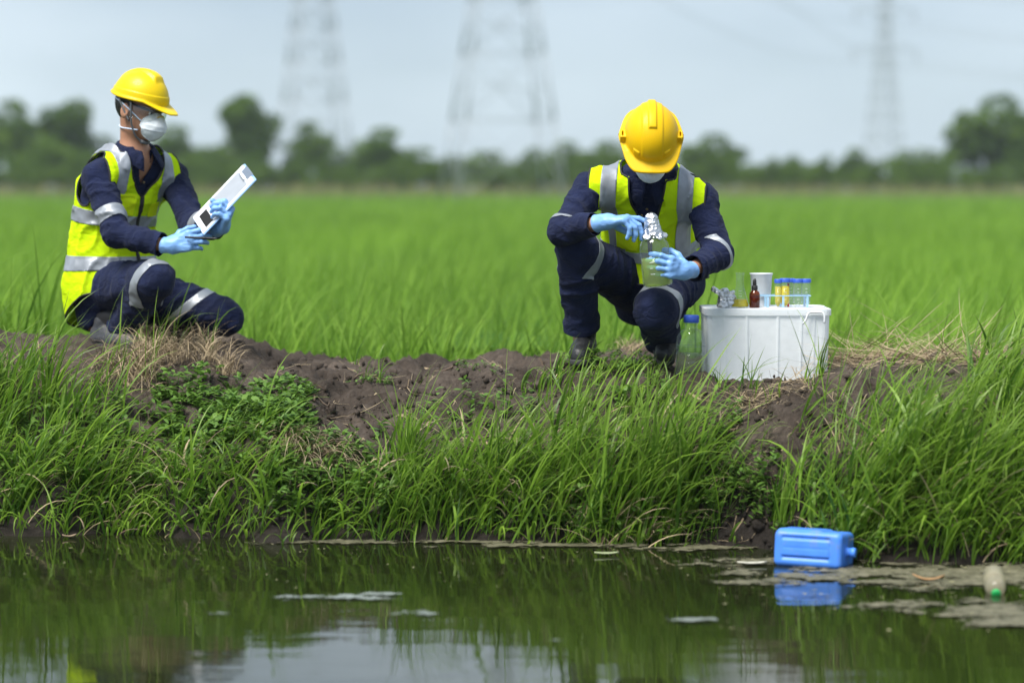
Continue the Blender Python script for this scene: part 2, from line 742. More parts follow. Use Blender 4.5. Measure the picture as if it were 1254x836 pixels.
def terrain(x, y, detail=True):
    x = np.asarray(x, float)
    y = np.asarray(y, float)
    s = y - edge_y(x)
    top = np.interp(x, [-60, -2.3, -1.5, -1.0, -0.5, 0.1, 0.5, 0.9, 1.3, 1.9, 60],
                    [0.60, 0.60, 0.56, 0.52, 0.48, 0.47, 0.53, 0.50, 0.54, 0.55, 0.55])
    # slope steepness changes along the bank
    run = np.interp(x, [-60, -2, -1, -0.4, 0.2, 0.9, 1.5, 60], [1.0, 1.0, 1.15, 1.25, 1.0, 0.75, 0.95, 0.95])
    k = np.clip(s / run, 0, 1)
    rise = top * (0.22 * sstep(0, 0.12, k) + 0.78 * (1 - (1 - np.clip((k - 0.02) / 0.98, 0, 1)) ** 1.7))
    back = sstep(2.15, 2.75, s + 0.12 * vnoise(np.stack([x * 1.7, y * 0, y * 0], -1), 8))
    z = rise * (1 - back) + 0.10 * back
    under = np.clip(-s, 0, 3)
    z = np.where(s < 0, -0.55 * (1 - np.exp(-under * 1.2)) - 0.004, z)
    z = np.where(y < 1.6, np.maximum(z, -0.5 + 0.95 * sstep(1.6, 0.2, y)), z)
    # far levee and ground
    z = z + 0.7 * np.exp(-((y - 196) / 5.0) ** 2)
    if detail:
        P = np.stack([x, y, y * 0], -1)
        bank = sstep(-0.25, 0.1, s) * (1 - 0.6 * sstep(3, 4, s))
        low = 0.045 * fbm(P * 2.2, 21, 3) + 0.018 * fbm(P * 9, 31, 3, 0.6)
        z = z + bank * low
        for (px, py, pz, r) in PADS:
            w = np.exp(-(((x - px) ** 2 + (y - py) ** 2) / (r * r)) ** 2)
            z = z * (1 - w) + pz * w
        rough = 0.026 * (1 - np.abs(fbm(P * 14, 41, 4, 0.65))) + 0.010 * fbm(P * 42, 51, 3, 0.75)
        z = z + bank * (rough - 0.012) * sstep(-0.02, 0.1, s)
    return z


def tz(x, y):
    return float(terrain(A([x]), A([y]))[0])


def graded(knots):
    out = []
    for a, b, st in knots:
        out.append(np.arange(a, b, st))
    return np.concatenate(out + [A([knots[-1][1]])])


gx = graded([(-900, -500, 100), (-500, -80, 40), (-80, -12, 4), (-12, -3.4, 0.25), (-3.4, 3.4, 0.02), (3.4, 12, 0.25), (12, 80, 4),
             (80, 500, 40), (500, 900, 100)])
gy = graded([(-60, -6, 6), (-6, 7.0, 0.5), (7.0, 11.6, 0.02), (11.6, 16, 0.2), (16, 60, 2), (60, 180, 10), (180, 215, 1.5), (215, 400, 20), (400, 1300, 100)])
GX, GY = np.meshgrid(gx, gy, indexing='ij')
GZ = terrain(GX.ravel(), GY.ravel())
V = np.stack([GX.ravel(), GY.ravel(), GZ], -1)
# push the steep earth face about sideways so it reads as broken soil
sE = V[:, 1] - edge_y(V[:, 0])
wE = sstep(0.02, 0.12, sE) * sstep(1.5, 0.6, sE)
V[:, 1] += wE * 0.03 * fbm(V * A((9, 4, 14)), 61, 3, 0.6)
V[:, 0] += wE * 0.02 * fbm(V * A((14, 6, 18)), 71, 2, 0.6)
nx_, ny_ = len(gx), len(gy)
I = np.arange(nx_ * ny_).reshape(nx_, ny_)
Fq = np.stack([I[:-1, :-1], I[1:, :-1], I[1:, 1:], I[:-1, 1:]], -1).reshape(-1, 4)

m, nt, out = new_mat("soil")
b = nt.nodes.new("ShaderNodeBsdfPrincipled")
b.inputs['Specular IOR Level'].default_value = 0.25
n1 = noise_node(nt, 3.5, 5, 0.6)
n2 = noise_node(nt, 45, 4, 0.65)
c1 = ramp2(nt, n1.outputs['Fac'], (0.036, 0.028, 0.022), (0.125, 0.102, 0.085))
c2 = ramp2(nt, n2.outputs['Fac'], (0.62, 0.60, 0.58), (1.25, 1.22, 1.18), 0.3, 0.72)
mu = nt.nodes.new("ShaderNodeMix"); mu.data_type = 'RGBA'; mu.blend_type = 'MULTIPLY'; mu.inputs[0].default_value = 1.0
nt.links.new(c1.outputs['Color'], mu.inputs[6]); nt.links.new(c2.outputs['Color'], mu.inputs[7])
# soaked soil by the water (height above the water, broken by noise)
geo = nt.nodes.new("ShaderNodeNewGeometry")
sep = nt.nodes.new("ShaderNodeSeparateXYZ")
nt.links.new(geo.outputs['Position'], sep.inputs['Vector'])
ad = nt.nodes.new("ShaderNodeMath"); ad.operation = 'MULTIPLY_ADD'
nt.links.new(n1.outputs['Fac'], ad.inputs[0]); ad.inputs[1].default_value = 0.2
nt.links.new(sep.outputs['Z'], ad.inputs[2])
wet = nt.nodes.new("ShaderNodeMapRange")
wet.inputs['From Min'].default_value = 0.16; wet.inputs['From Max'].default_value = 0.40
wet.inputs['To Min'].default_value = 0.30; wet.inputs['To Max'].default_value = 1.0
nt.links.new(ad.outputs[0], wet.inputs['Value'])
mu2 = nt.nodes.new("ShaderNodeMix"); mu2.data_type = 'RGBA'; mu2.blend_type = 'MULTIPLY'; mu2.inputs[0].default_value = 1.0
nt.links.new(mu.outputs[2], mu2.inputs[6]); nt.links.new(wet.outputs['Result'], mu2.inputs[7])
# green-brown field floor beyond the bank
fld = nt.nodes.new("ShaderNodeMapRange")
fld.inputs['From Min'].default_value = 12.0; fld.inputs['From Max'].default_value = 16.0
nt.links.new(sep.outputs['Y'], fld.inputs['Value'])
mu3 = nt.nodes.new("ShaderNodeMix"); mu3.data_type = 'RGBA'
nt.links.new(fld.outputs['Result'], mu3.inputs[0])
nt.links.new(mu2.outputs[2], mu3.inputs[6]); mu3.inputs[7].default_value = (0.10, 0.15, 0.03, 1)
nt.links.new(mu3.outputs[2], b.inputs['Base Color'])
rg = nt.nodes.new("ShaderNodeMapRange")
rg.inputs['From Min'].default_value = 0.30; rg.inputs['To Min'].default_value = 0.5; rg.inputs['To Max'].default_value = 0.95
nt.links.new(wet.outputs['Result'], rg.inputs['Value'])
nt.links.new(rg.outputs['Result'], b.inputs['Roughness'])
n3 = noise_node(nt, 130, 6, 0.7)
bp = nt.nodes.new("ShaderNodeBump"); bp.inputs['Strength'].default_value = 0.9; bp.inputs['Distance'].default_value = 0.012
nt.links.new(n3.outputs['Fac'], bp.inputs['Height']); nt.links.new(bp.outputs['Normal'], b.inputs['Normal'])
nt.links.new(b.outputs['BSDF'], out.inputs['Surface'])

ground = obj("ground", V, Fq, MATS["soil"])
tag(ground, "dark bare soil bank between the pond and the rice field", None, None, "structure")

# ---- water
m, nt, out = new_mat("pond_water")
b = nt.nodes.new("ShaderNodeBsdfPrincipled")
nw = noise_node(nt, 1.3, 3)
cw = ramp2(nt, nw.outputs['Fac'], (0.009, 0.013, 0.004), (0.016, 0.020, 0.006))
nt.links.new(cw.outputs['Color'], b.inputs['Base Color'])
b.inputs['Roughness'].default_value = 0.012
b.inputs['IOR'].default_value = 1.48
na = noise_node(nt, 2.2, 2, 0.5, stretch=(1.0, 3.2, 1.0))
nb_ = noise_node(nt, 9.0, 3, 0.55, stretch=(0.8, 2.6, 1.0))
am = nt.nodes.new("ShaderNodeMath"); am.operation = 'MULTIPLY_ADD'; am.inputs[1].default_value = 0.28
nt.links.new(nb_.outputs['Fac'], am.inputs[0]); nt.links.new(na.outputs['Fac'], am.inputs[2])
bp = nt.nodes.new("ShaderNodeBump"); bp.inputs['Strength'].default_value = 0.03; bp.inputs['Distance'].default_value = 0.05
nt.links.new(am.outputs[0], bp.inputs['Height']); nt.links.new(bp.outputs['Normal'], b.inputs['Normal'])
nt.links.new(b.outputs['BSDF'], out.inputs['Surface'])
WX, WY = np.meshgrid(np.linspace(-80, 80, 41), np.linspace(0.2, 9.6, 20), indexing='ij')
I = np.arange(WX.size).reshape(WX.shape)
water = obj("water", np.stack([WX.ravel(), WY.ravel(), WX.ravel() * 0], -1),
            np.stack([I[:-1, :-1], I[1:, :-1], I[1:, 1:], I[:-1, 1:]], -1).reshape(-1, 4), MATS["pond_water"])
tag(water, "still dark green pond water mirroring the bank", None, None, "structure")

# ================================================================ people
pmat("skin", (0.40, 0.205, 0.125), 0.5, 0.10, 25, 0.05, 300, 0.4, sss=0.12)
pmat("navy_cloth", (0.0095, 0.0150, 0.048), 0.85, 0.25, 14, 0.35, 420, 0.18, sheen=0.04, bdetail=2, crease=(11, 0.5),
     dirt=((0.05, 0.042, 0.036), 9, 0.62, 0.9))
pmat("vest_cloth", (0.66, 0.93, 0.008), 0.8, 0.04, 10, 0.25, 500, 0.08, trans=0.15, crease=(7, 0.3))
pmat("vest_patch", (0.74, 0.93, 0.010), 0.7, 0.04, 10, 0.2, 500, 0.1)
pmat("reflective_tape", (0.27, 0.295, 0.33), 0.42, 0.12, 18, 0.10, 600, 0.6, metal=0.25)
pmat("black_trim", (0.012, 0.012, 0.014), 0.6, 0.2, 30)
pmat("nitrile_glove", (0.215, 0.425, 0.80), 0.42, 0.06, 40, 0.10, 130, 0.45, trans=0.06)
pmat("helmet_yellow", (0.74, 0.455, 0.002), 0.45, 0.03, 6, 0.02, 60, 0.2, coat=0.05, dirt=((0.42, 0.28, 0.04), 22, 0.62, 0.95))
pmat("helmet_lemon", (0.72, 0.51, 0.003), 0.42, 0.03, 6, 0.02, 60, 0.22, coat=0.08, dirt=((0.45, 0.33, 0.05), 22, 0.64, 0.98))
pmat("mask_white", (0.70, 0.75, 0.78), 0.85, 0.04, 40, 0.25, 260, 0.2)
pmat("strap_grey", (0.13, 0.14, 0.15), 0.7, 0.15, 60)
pmat("elastic_blue", (0.55, 0.68, 0.85), 0.7, 0.08, 60)
pmat("hair_black", (0.008, 0.007, 0.006), 0.5, 0.3, 80, 0.6, 250, 0.4, bstretch=(1, 1, 0.15))
pmat("boot_dark", (0.014, 0.015, 0.017), 0.5, 0.3, 30, 0.25, 120, dirt=((0.09, 0.075, 0.06), 14, 0.55, 0.8))
pmat("boot_grey", (0.055, 0.06, 0.07), 0.6, 0.3, 30, 0.25, 120, dirt=((0.13, 0.11, 0.09), 14, 0.45, 0.7))
pmat("boot_sole", (0.03, 0.03, 0.032), 0.8, 0.25, 40, 0.2, 90)
pmat("lace_grey", (0.18, 0.18, 0.18), 0.8, 0.15, 60)
pmat("eye_white", (0.7, 0.68, 0.66), 0.2, 0.03, 40)
pmat("eye_dark", (0.012, 0.008, 0.006), 0.15, 0.1, 40)
pmat("button_brass", (0.32, 0.24, 0.12), 0.4, 0.1, 40, metal=0.8)
pmat("patch_grey", (0.32, 0.35, 0.40), 0.6, 0.08, 40)
glass_mat("goggle_clear", (0.96, 0.97, 0.97), 0.025, (0.8, 0.82, 0.84), 0.04)


def orth(f, n):
    f = nrm(f)
    n = A(n) - f * np.dot(A(n), f)
    return f, nrm(n)


class Hand:
    LEN = ((0.044, 0.027, 0.021), (0.049, 0.031, 0.022), (0.045, 0.028, 0.021), (0.036, 0.022, 0.019))
    KN = ((0.091, 0.031), (0.094, 0.010), (0.089, -0.011), (0.080, -0.030))

    def __init__(self, w, f, n, side, curls, spread=(4, 0, -3, -7), thumb=((0.5, 0.75, 0.35), (0.8, 0.35, 0.5), (0.9, 0.1, 0.45)), scale=1.0):
        self.w = A(w)
        self.f, self.n = orth(f, n)
        self.s = np.cross(self.f, self.n) * (1 if side == 'R' else -1)
        f, n, s, w, k = self.f, self.n, self.s, self.w, scale
        self.palm, self.fing = [], []
        for i in range(4):
            kx, ks = self.KN[i]
            kn = w + (f * kx + s * ks) * k
            root = w + (f * 0.012 + s * ks * 0.55) * k
            self.palm.append((root, kn, 0.0165 * k, 0.0135 * k))
            ang = 0.0
            sp = math.radians(spread[i])
            p = kn
            r0 = (0.0108, 0.0112, 0.0105, 0.0093)[i] * k
            for j in range(3):
                ang += math.radians(curls[i][j])
                d = nrm((f * math.cos(sp) + s * math.sin(sp)) * math.cos(ang) + n * math.sin(ang))
                q = p + d * self.LEN[i][j] * k
                self.fing.append((i, p, q, r0 * (1 - 0.08 * j), r0 * (1 - 0.08 * (j + 1))))
                p = q
        p = w + (f * 0.022 + s * 0.024 + n * 0.006) * k
        self.palm.append((w + s * 0.008 * k, p, 0.018 * k, 0.017 * k))
        for j, c in enumerate(thumb):
            d = nrm(f * c[0] + s * c[1] + n * c[2])
            L = (0.042, 0.034, 0.027)[j] * k
            q = p + d * L
            r = (0.0165, 0.0125, 0.0112)[j] * k
            self.fing.append((4, p, q, r, (0.0125, 0.0112, 0.0098)[j] * k))
            p = q

    def sdf(self, P, shrink=0.0):
        d = None
        for a, b, ra, rb in self.palm:
            e = cone(P, a, b, ra - shrink, rb - shrink)
            d = e if d is None else smin(d, e, 0.016)
        for i in range(5):
            g = None
            for (k, a, b, ra, rb) in self.fing:
                if k == i:
                    e = cone(P, a, b, ra - shrink, rb - shrink)
                    g = e if g is None else smin(g, e, 0.004)
            d = smin(d, g, 0.006)
        return d


def folds(P, a, b, amp, seed, lam=0.035, wide=0.11, twist=0.6):
    """Cloth creases that run across a sleeve or trouser leg."""
    a, b = A(a), A(b)
    t = nrm(b - a)
    e1 = nrm(np.cross(t, (0.3, 0.2, 0.9)))
    e2 = np.cross(t, e1)
    Q = P - a
    x, y, z = Q @ t, Q @ e1, Q @ e2
    n = vnoise(np.stack([x / lam + twist * (y + z) / lam * 0.5, y / wide, z / wide], 1), seed)
    n2 = vnoise(np.stack([x / (lam * 0.55) - twist * y / lam * 0.4, y / (wide * 0.6), z / (wide * 0.6)], 1), seed + 9)
    return 1.6 * amp * ((1 - np.abs(n)) ** 2.5 - 0.4) + amp * 0.55 * ((1 - np.abs(n2)) ** 2 - 0.4)


def build_person(label, S):
    g = lambda k: A(S[k])
    pelvis, neck = g('pelvis'), g('neck')
    shR, shL, elR, elL, wrR, wrL = [g(k) for k in ('shR', 'shL', 'elR', 'elL', 'wrR', 'wrL')]
    hiR, hiL, knR, knL, anR, anL = [g(k) for k in ('hiR', 'hiL', 'knR', 'knL', 'anR', 'anL')]
    root = empty("person", S['base'])
    tag(root, label, "person")
    base = A(S['base'])

    def put(name, V, F, mat, parent=root, smooth=True):
        o = obj(name, np.asarray(V) - base, F, MATS[mat], parent, smooth)
        return o

    # --- torso frame along the spine
    hip_lat = nrm(hiL - hiR)
    sh_lat = nrm(shL - shR)
    axis = nrm(neck - pelvis)
    back = -nrm(np.cross(axis, nrm(hip_lat + sh_lat)) * -1)
    fwd0 = nrm(np.cross(nrm(hip_lat + sh_lat), axis))
    if np.dot(fwd0, A(S['chest_fwd'])) < 0:
        fwd0 = -fwd0
    p0 = pelvis - axis * 0.16 + fwd0 * S.get('tail', 0.0)
    mid = (pelvis + neck) / 2 - fwd0 * S.get('slouch', 0.04)
    NS = 16
    tt = np.linspace(0, 1, NS + 1)
    # bezier from p0 through mid to neck
    ctrl = 2 * mid - (p0 + neck) / 2
    SP = ((1 - tt) ** 2)[:, None] * p0 + (2 * tt * (1 - tt))[:, None] * ctrl + (tt ** 2)[:, None] * neck
    seglen = np.linalg.norm(np.diff(SP, axis=0), axis=1)
    arc = np.concatenate([[0], np.cumsum(seglen)])
    i0 = np.argmin(np.linalg.norm(SP - pelvis, axis=1))
    T_of = (arc - arc[i0]) / (arc[-1] - arc[i0])          # 0 at the hips, 1 at the neck

    def tcoords(P):
        best = np.full(len(P), 1e9)
        tp = np.zeros(len(P)); C = np.zeros((len(P), 3)); TG = np.zeros((len(P), 3))
        for i in range(NS):
            a, b = SP[i], SP[i + 1]
            ab = b - a
            t = (P - a) @ ab / (ab @ ab)
            tc = np.clip(t, 0, 1)
            c = a + tc[:, None] * ab
            d = ((P - c) ** 2).sum(1)
            m = d < best
            best[m] = d[m]
            tp[m] = T_of[i] + (T_of[i + 1] - T_of[i]) * tc[m]
            C[m] = c[m]
            TG[m] = ab / np.linalg.norm(ab)
        w01 = np.clip(tp, 0, 1)[:, None]
        lat = hip_lat * (1 - w01) + sh_lat * w01
        lat = lat - TG * (lat * TG).sum(1, keepdims=True)
        lat /= np.linalg.norm(lat, axis=1, keepdims=True)
        fw = np.cross(lat, TG)
        sg = np.sign((fw @ fwd0))
        fw *= np.where(sg == 0, 1, sg)[:, None]
        Q = P - C
        u, v, w = (Q * lat).sum(1), (Q * fw).sum(1), (Q * TG).sum(1)
        t = tp + w / (arc[-1] - arc[i0])
        return u, v, w, t, tp

    PT = [-0.4, -0.15, 0.0, 0.25, 0.5, 0.72, 0.88, 1.0]
    PA = [0.13, 0.165, 0.172, 0.160, 0.170, 0.178, 0.150, 0.085]
    PB = [0.09, 0.12, 0.128, 0.122, 0.128, 0.128, 0.105, 0.075]

    def torso(P, ga=0.0, gb=0.0, low=0.0):
        u, v, w, t, tp = tcoords(P)
        a = np.interp(tp, PT, PA) + ga
        bb = np.interp(tp, PT, PB) + gb
        if low:
            lw = sstep(0.55, 0.0, tp)
            a = a + low * lw
            bb = bb + low * lw
        R = np.stack([a, bb, np.full_like(a, 0.05)], 1)
        Q = np.stack([u, v, w], 1)
        k0 = np.linalg.norm(Q / R, axis=1)
        k1 = np.linalg.norm(Q / (R * R), axis=1)
        return k0 * (k0 - 1) / (k1 + 1e-9)

    def shoulders(P, r0=0.058, r1=0.066):
        nb = neck - axis * 0.02
        return smin(cone(P, nb, shR, r0, r1), cone(P, nb, shL, r0, r1), 0.03)

    hb = fwd0 * -0.05
    def pelvis_d(P, g_=0.0):
        d = smin(ellip(P, hiR + hb * 0.8, (0.115 + g_,) * 3), ellip(P, hiL + hb * 0.8, (0.115 + g_,) * 3), 0.05)
        return smin(d, ellip(P, pelvis, (0.15 + g_, 0.13 + g_, 0.12 + g_)), 0.05)

    HR = Hand(*S['handR'][:3], 'R', *S['handR'][3:])
    HL = Hand(*S['handL'][:3], 'L', *S['handL'][3:])

    # --- head frame: r (his right), f, u
    hc, hf, hu = g('head'), nrm(S['head_f']), None
    hf, hu = orth(S['head_f'], S['head_u'])
    hr = np.cross(hf, hu)
    M = np.stack([hr, hf, hu], 0)                        # local = M @ (p - hc)
    loc = lambda P: (P - hc) @ M.T
    wld = lambda Q: hc + np.asarray(Q) @ M

    def head_d(Q):
        d = ellip(Q, (0, -0.012, 0.028), (0.076, 0.096, 0.088))
        d = smin(d, ellip(Q, (0, 0.022, -0.05), (0.060, 0.068, 0.064)), 0.03)
        d = smin(d, ellip(Q, (0, 0.066, -0.096), (0.025, 0.02, 0.02)), 0.03)
        d = smin(d, cone(Q, (0, 0.088, 0.012), (0, 0.110, -0.030), 0.008, 0.0135), 0.012)
        for s in (-1, 1):
            d = smin(d, ellip(Q, (s * 0.016, 0.098, -0.034), (0.010, 0.010, 0.009)), 0.008)
            d = smax(d, -ellip(Q, (s * 0.032, 0.098, 0.004), (0.019, 0.014, 0.011)), 0.012)
            d = smin(d, ellip(Q, (s * 0.033, 0.070, 0.003), (0.016, 0.016, 0.014)), 0.004)
            ear = ellip(Q, (s * 0.080, -0.014, -0.012), (0.011, 0.021, 0.034))
            ear = smax(ear, -ellip(Q, (s * 0.092, -0.006, -0.008), (0.010, 0.011, 0.019)), 0.008)
            d = smin(d, ear, 0.008)
        d = smin(d, ellip(Q, (0, 0.088, -0.066), (0.024, 0.012, 0.010)), 0.012)
        return d

    nk_top = wld((0, -0.022, -0.05))

    def body(P):
        d = torso(P, -0.015, -0.018)
        d = smin(d, shoulders(P, 0.045, 0.052), 0.05)
        d = smin(d, cone(P, nk_top, neck - axis * 0.03 - fwd0 * S.get('nape', 0.0), 0.054, 0.060), 0.035)
        for s_, e_, w_ in ((shR, elR, wrR), (shL, elL, wrL)):
            d = smin(d, smin(cone(P, s_, e_, 0.048, 0.038), cone(P, e_, w_, 0.038, 0.0245), 0.02), 0.03)
        for h_, k_, a_ in ((hiR, knR, anR), (hiL, knL, anL)):
            d = smin(d, smin(cone(P, h_, k_, 0.08, 0.052), cone(P, k_, a_, 0.052, 0.036), 0.02), 0.04)
        d = smin(d, pelvis_d(P, -0.02), 0.04)
        for w_, H in ((wrR, HR), (wrL, HL)):
            d = smin(d, H.sdf(P, 0.005), 0.008)
        for k_ in ('R', 'L'):
            fo = S['foot' + k_]
            d = smin(d, cone(P, A(S['an' + k_]), A(S['an' + k_]) * 0.35 + (A(fo['toe']) + A((0, 0, 0.035))) * 0.65, 0.034, 0.02), 0.02)
        return smin(d, head_d(loc(P)), 0.02)

    allj = np.stack([pelvis, neck, shR, shL, elR, elL, wrR, wrL, hiR, hiL, knR, knL, anR, anL, hc])
    lo, hi = allj.min(0) - 0.2, allj.max(0) + 0.2
    V, Q = surface(body, lo, hi, 0.0055)
    body_o = put("body", V, Q, "skin")

    # --- eyes and brows
    for s in (-1, 1):
        V, F = lathe([(0.0001 + 0.0115 * math.sin(a), 0.0115 * -math.cos(a)) for a in np.linspace(0.05, 3.09, 10)], 16)
        ev = put("eye", wld(V + A((s * 0.033, 0.0765, 0.003))), F, "eye_white")
        V, F = lathe([(0.0001 + 0.0118 * math.sin(a), 0.0118 * math.cos(a)) for a in np.linspace(0.0, 0.5, 6)], 14, False)
        V = V[:, [0, 2, 1]]
        put("iris", wld(V + A((s * 0.033, 0.0768, 0.001))), [f[::-1] for f in F], "eye_dark", ev)
        br = [(s * (0.014 + 0.034 * k), 0.098 - 0.020 * k * k, 0.024 + 0.006 * math.sin(k * 2.6)) for k in np.linspace(0, 1, 7)]
        V, F = tube(wld(br), 0.003, 6)
        put("eyebrow", V, F, "hair_black")

    # --- hair at the back and sides
    def hair(Q):
        return ellip(Q, (0, -0.014, 0.022), (0.083, 0.102, 0.094)) - 0.002 * vnoise(Q * A((160, 160, 40)), 3)
    V, Q = surface(hair, (-0.11, -0.14, -0.1), (0.11, 0.12, 0.14), 0.005)
    V, T = clip(V, tris(Q), lambda P: np.maximum(P[:, 1] - (0.012 + 0.9 * np.maximum(P[:, 2] - 0.03, 0)) - 0.05 * np.maximum(P[:, 2], 0),
                                                 -0.045 - 0.35 * (P[:, 1] + 0.09) - P[:, 2]))
    ear_cut = lambda P: 0.026 - np.hypot(P[:, 1] + 0.012, P[:, 2] + 0.012) - 10 * (np.abs(P[:, 0]) < 0.05)
    V, T = clip(V, T, ear_cut)
    put("hair", wld(V), T, "hair_black")

    # --- jacket
    def jacket(P):
        d = torso(P)
        d = smin(d, shoulders(P), 0.06)
        tor = d - folds(P, pelvis, neck, 0.006, S['seed'] + 3, 0.06, 0.09, 0.9)
        for s_, e_, w_, sd in ((shR, elR, wrR, 1), (shL, elL, wrL, 2)):
            up = cone(P, s_, e_, 0.061, 0.053) - folds(P, s_, e_, 0.0085, S['seed'] + sd * 11, 0.05)
            lo_ = cone(P, e_, e_ + (w_ - e_) * 0.97, 0.053, 0.044) - folds(P, e_, w_, 0.0075, S['seed'] + sd * 17, 0.034)
            tor = smin(tor, smin(up, lo_, 0.02), 0.032)
        return tor
    aj = np.stack([pelvis, neck, shR, shL, elR, elL, wrR, wrL])
    V, Q = surface(jacket, aj.min(0) - 0.17, aj.max(0) + 0.14, 0.0065)
    JV, JT = V, tris(Q)

    def sleeve_t(P, e_, w_):
        ab = w_ - e_
        t = (P - e_) @ ab / (ab @ ab)
        r = np.linalg.norm(P - e_ - np.clip(t, 0, 1.2)[:, None] * ab, axis=1)
        return t, r
    for e_, w_ in ((elR, wrR), (elL, wrL)):
        def cut(P, e_=e_, w_=w_):
            t, r = sleeve_t(P, e_, w_)
            return np.where(r < 0.08, t - S.get('sleeve', 0.86), -1.0)
        JV, JT = clip(JV, JT, cut)

    def vneck(P):
        u, v, w, t, tp = tcoords(P)
        return np.where(v > 0.0, np.minimum(np.maximum(t - S.get('open', 0.86), 0) * 0.22 - np.abs(u), 0.05), -1.0)
    JV, JT = clip(JV, JT, lambda P: vneck(P))
    jk = put("jacket", JV, JT, "navy_cloth")
    solidify(jk, 0.004)

    NJ = normals(JV, JT)
    # sleeve bands of reflective tape
    for (which, t0, t1, tilt) in S['sleeve_bands']:
        a_, b_ = {'uR': (shR, elR), 'uL': (shL, elL), 'fR': (elR, wrR), 'fL': (elL, wrL)}[which]
        ab = b_ - a_

        def band(P):
            t = (P - a_) @ ab / (ab @ ab) + (P - a_) @ A(tilt)
            r = np.linalg.norm(P - a_ - np.clip((P - a_) @ ab / (ab @ ab), 0, 1)[:, None] * ab, axis=1)
            return np.maximum(np.maximum(t0 - t, t - t1), r - 0.085)
        V, T = clip(JV + NJ * 0.0018, JT, band)
        if len(T):
            solidify(put("reflective_band", V, T, "reflective_tape", jk), 0.0012, 1.0)

    # --- collar
    cn = nrm(nrm(nk_top - neck) * 0.6 + axis * 0.4)
    cf = nrm(fwd0 - cn * np.dot(fwd0, cn))
    cl = np.cross(cn, cf)
    rows = []
    for i in range(45):
        ph = math.radians(S.get('gap', 18) + (360 - 2 * S.get('gap', 18)) * i / 44)
        fr = max(0.0, math.cos(ph)) ** 3                      # 1 at the front points
        dirv = cf * math.cos(ph) + cl * math.sin(ph)
        bs = neck + cn * (0.004 + 0.012 * (1 - math.cos(ph)) / 2 - 0.012 * fr)
        st = 0.032 + 0.010 * (1 - math.cos(ph)) / 2
        rows.append([bs + dirv * 0.070 - cn * 0.02,
                     bs + dirv * 0.0685 + cn * st * 0.6,
                     bs + dirv * 0.071 + cn * st,
                     bs + dirv * 0.078 + cn * (st * 0.92),
                     bs + dirv * (0.070 + (0.026 + 0.010 * fr) * S.get('collar', 1.0)) + cn * (st * 0.40 - 0.008 * fr),
                     bs + dirv * (0.070 + (0.046 + 0.022 * fr) * S.get('collar', 1.0)) - cn * (0.010 + 0.050 * fr * S.get('collar', 1.0)) + cl * (math.copysign(0.012, math.sin(ph)) * fr)])
    V = np.array(rows).reshape(-1, 3)
    F = [(i * 6 + j, i * 6 + j + 1, (i + 1) * 6 + j + 1, (i + 1) * 6 + j) for i in range(44) for j in range(5)]
    co = put("collar", V, F, "navy_cloth", jk)
    solidify(co, 0.003, 0.0)

    # --- trousers
    def trousers(P):
        d = pelvis_d(P)
        d = smin(d, torso(P, 0.004, 0.004) + 2.0 * np.maximum(0, tcoords(P)[3] - 0.1), 0.04)
        for h_, k_, a_, sd in ((hiR, knR, anR, 1), (hiL, knL, anL, 2)):
            th = cone(P, h_, k_, 0.102, 0.077) - folds(P, h_, k_, 0.0095, S['seed'] + sd * 23, 0.06, 0.14, 0.9)
            sk = cone(P, k_, a_, 0.075, 0.066) - folds(P, k_, a_, 0.0085, S['seed'] + sd * 29, 0.055, 0.12)
            d = smin(d, smin(th, sk, 0.018), 0.04)
        return d
    tj = np.stack([pelvis, hiR, hiL, knR, knL, anR, anL])
    V, Q = surface(trousers, tj.min(0) - 0.19, tj.max(0) + 0.19, 0.0065)
    TV, TT = V, tris(Q)
    for k_, a_ in ((knR, anR), (knL, anL)):
        def cut(P, k_=k_, a_=a_):
            ab = a_ - k_
            t = (P - k_) @ ab / (ab @ ab)
            r = np.linalg.norm(P - k_ - np.clip(t, 0, 1.3)[:, None] * ab, axis=1)
            return np.where(r < 0.11, t - S.get('hem', 0.93), -1.0)
        TV, TT = clip(TV, TT, cut)
    tr = put("trousers", TV, TT, "navy_cloth")
    solidify(tr, 0.004)
    NT = normals(TV, TT)
    for (which, t0, t1, tilt) in S['leg_bands']:
        a_, b_ = {'tR': (hiR, knR), 'tL': (hiL, knL), 'sR': (knR, anR), 'sL': (knL, anL)}[which]
        ab = b_ - a_

        def band(P):
            t = (P - a_) @ ab / (ab @ ab) + (P - a_) @ A(tilt)
            r = np.linalg.norm(P - a_ - np.clip((P - a_) @ ab / (ab @ ab), 0, 1)[:, None] * ab, axis=1)
            return np.maximum(np.maximum(t0 - t, t - t1), r - 0.115)
        V, T = clip(TV + NT * 0.0018, TT, band)
        if len(T):
            solidify(put("reflective_band", V, T, "reflective_tape", tr), 0.0012, 1.0)

    # --- vest
    VG = S.get('vest_gap', 0.016)

    def vest(P):
        d = torso(P, VG, VG, S.get('vest_low', 0.02))
        d = smin(d, shoulders(P, 0.058, 0.066) - VG, 0.06)
        d = smin(d, pelvis_d(P, VG * 0.6) + S.get('seat_drop', 0.0), 0.05)
        return d - folds(P, pelvis, neck, 0.007, S['seed'] + 41, 0.085, 0.07, 1.1)
    vj = np.stack([pelvis, neck, shR, shL])
    V, Q = surface(vest, vj.min(0) - 0.24, vj.max(0) + 0.16, 0.0065)
    VV, VT = V, tris(Q)
    armhole = S.get('armhole', (0.80, 0.20, 0.088))

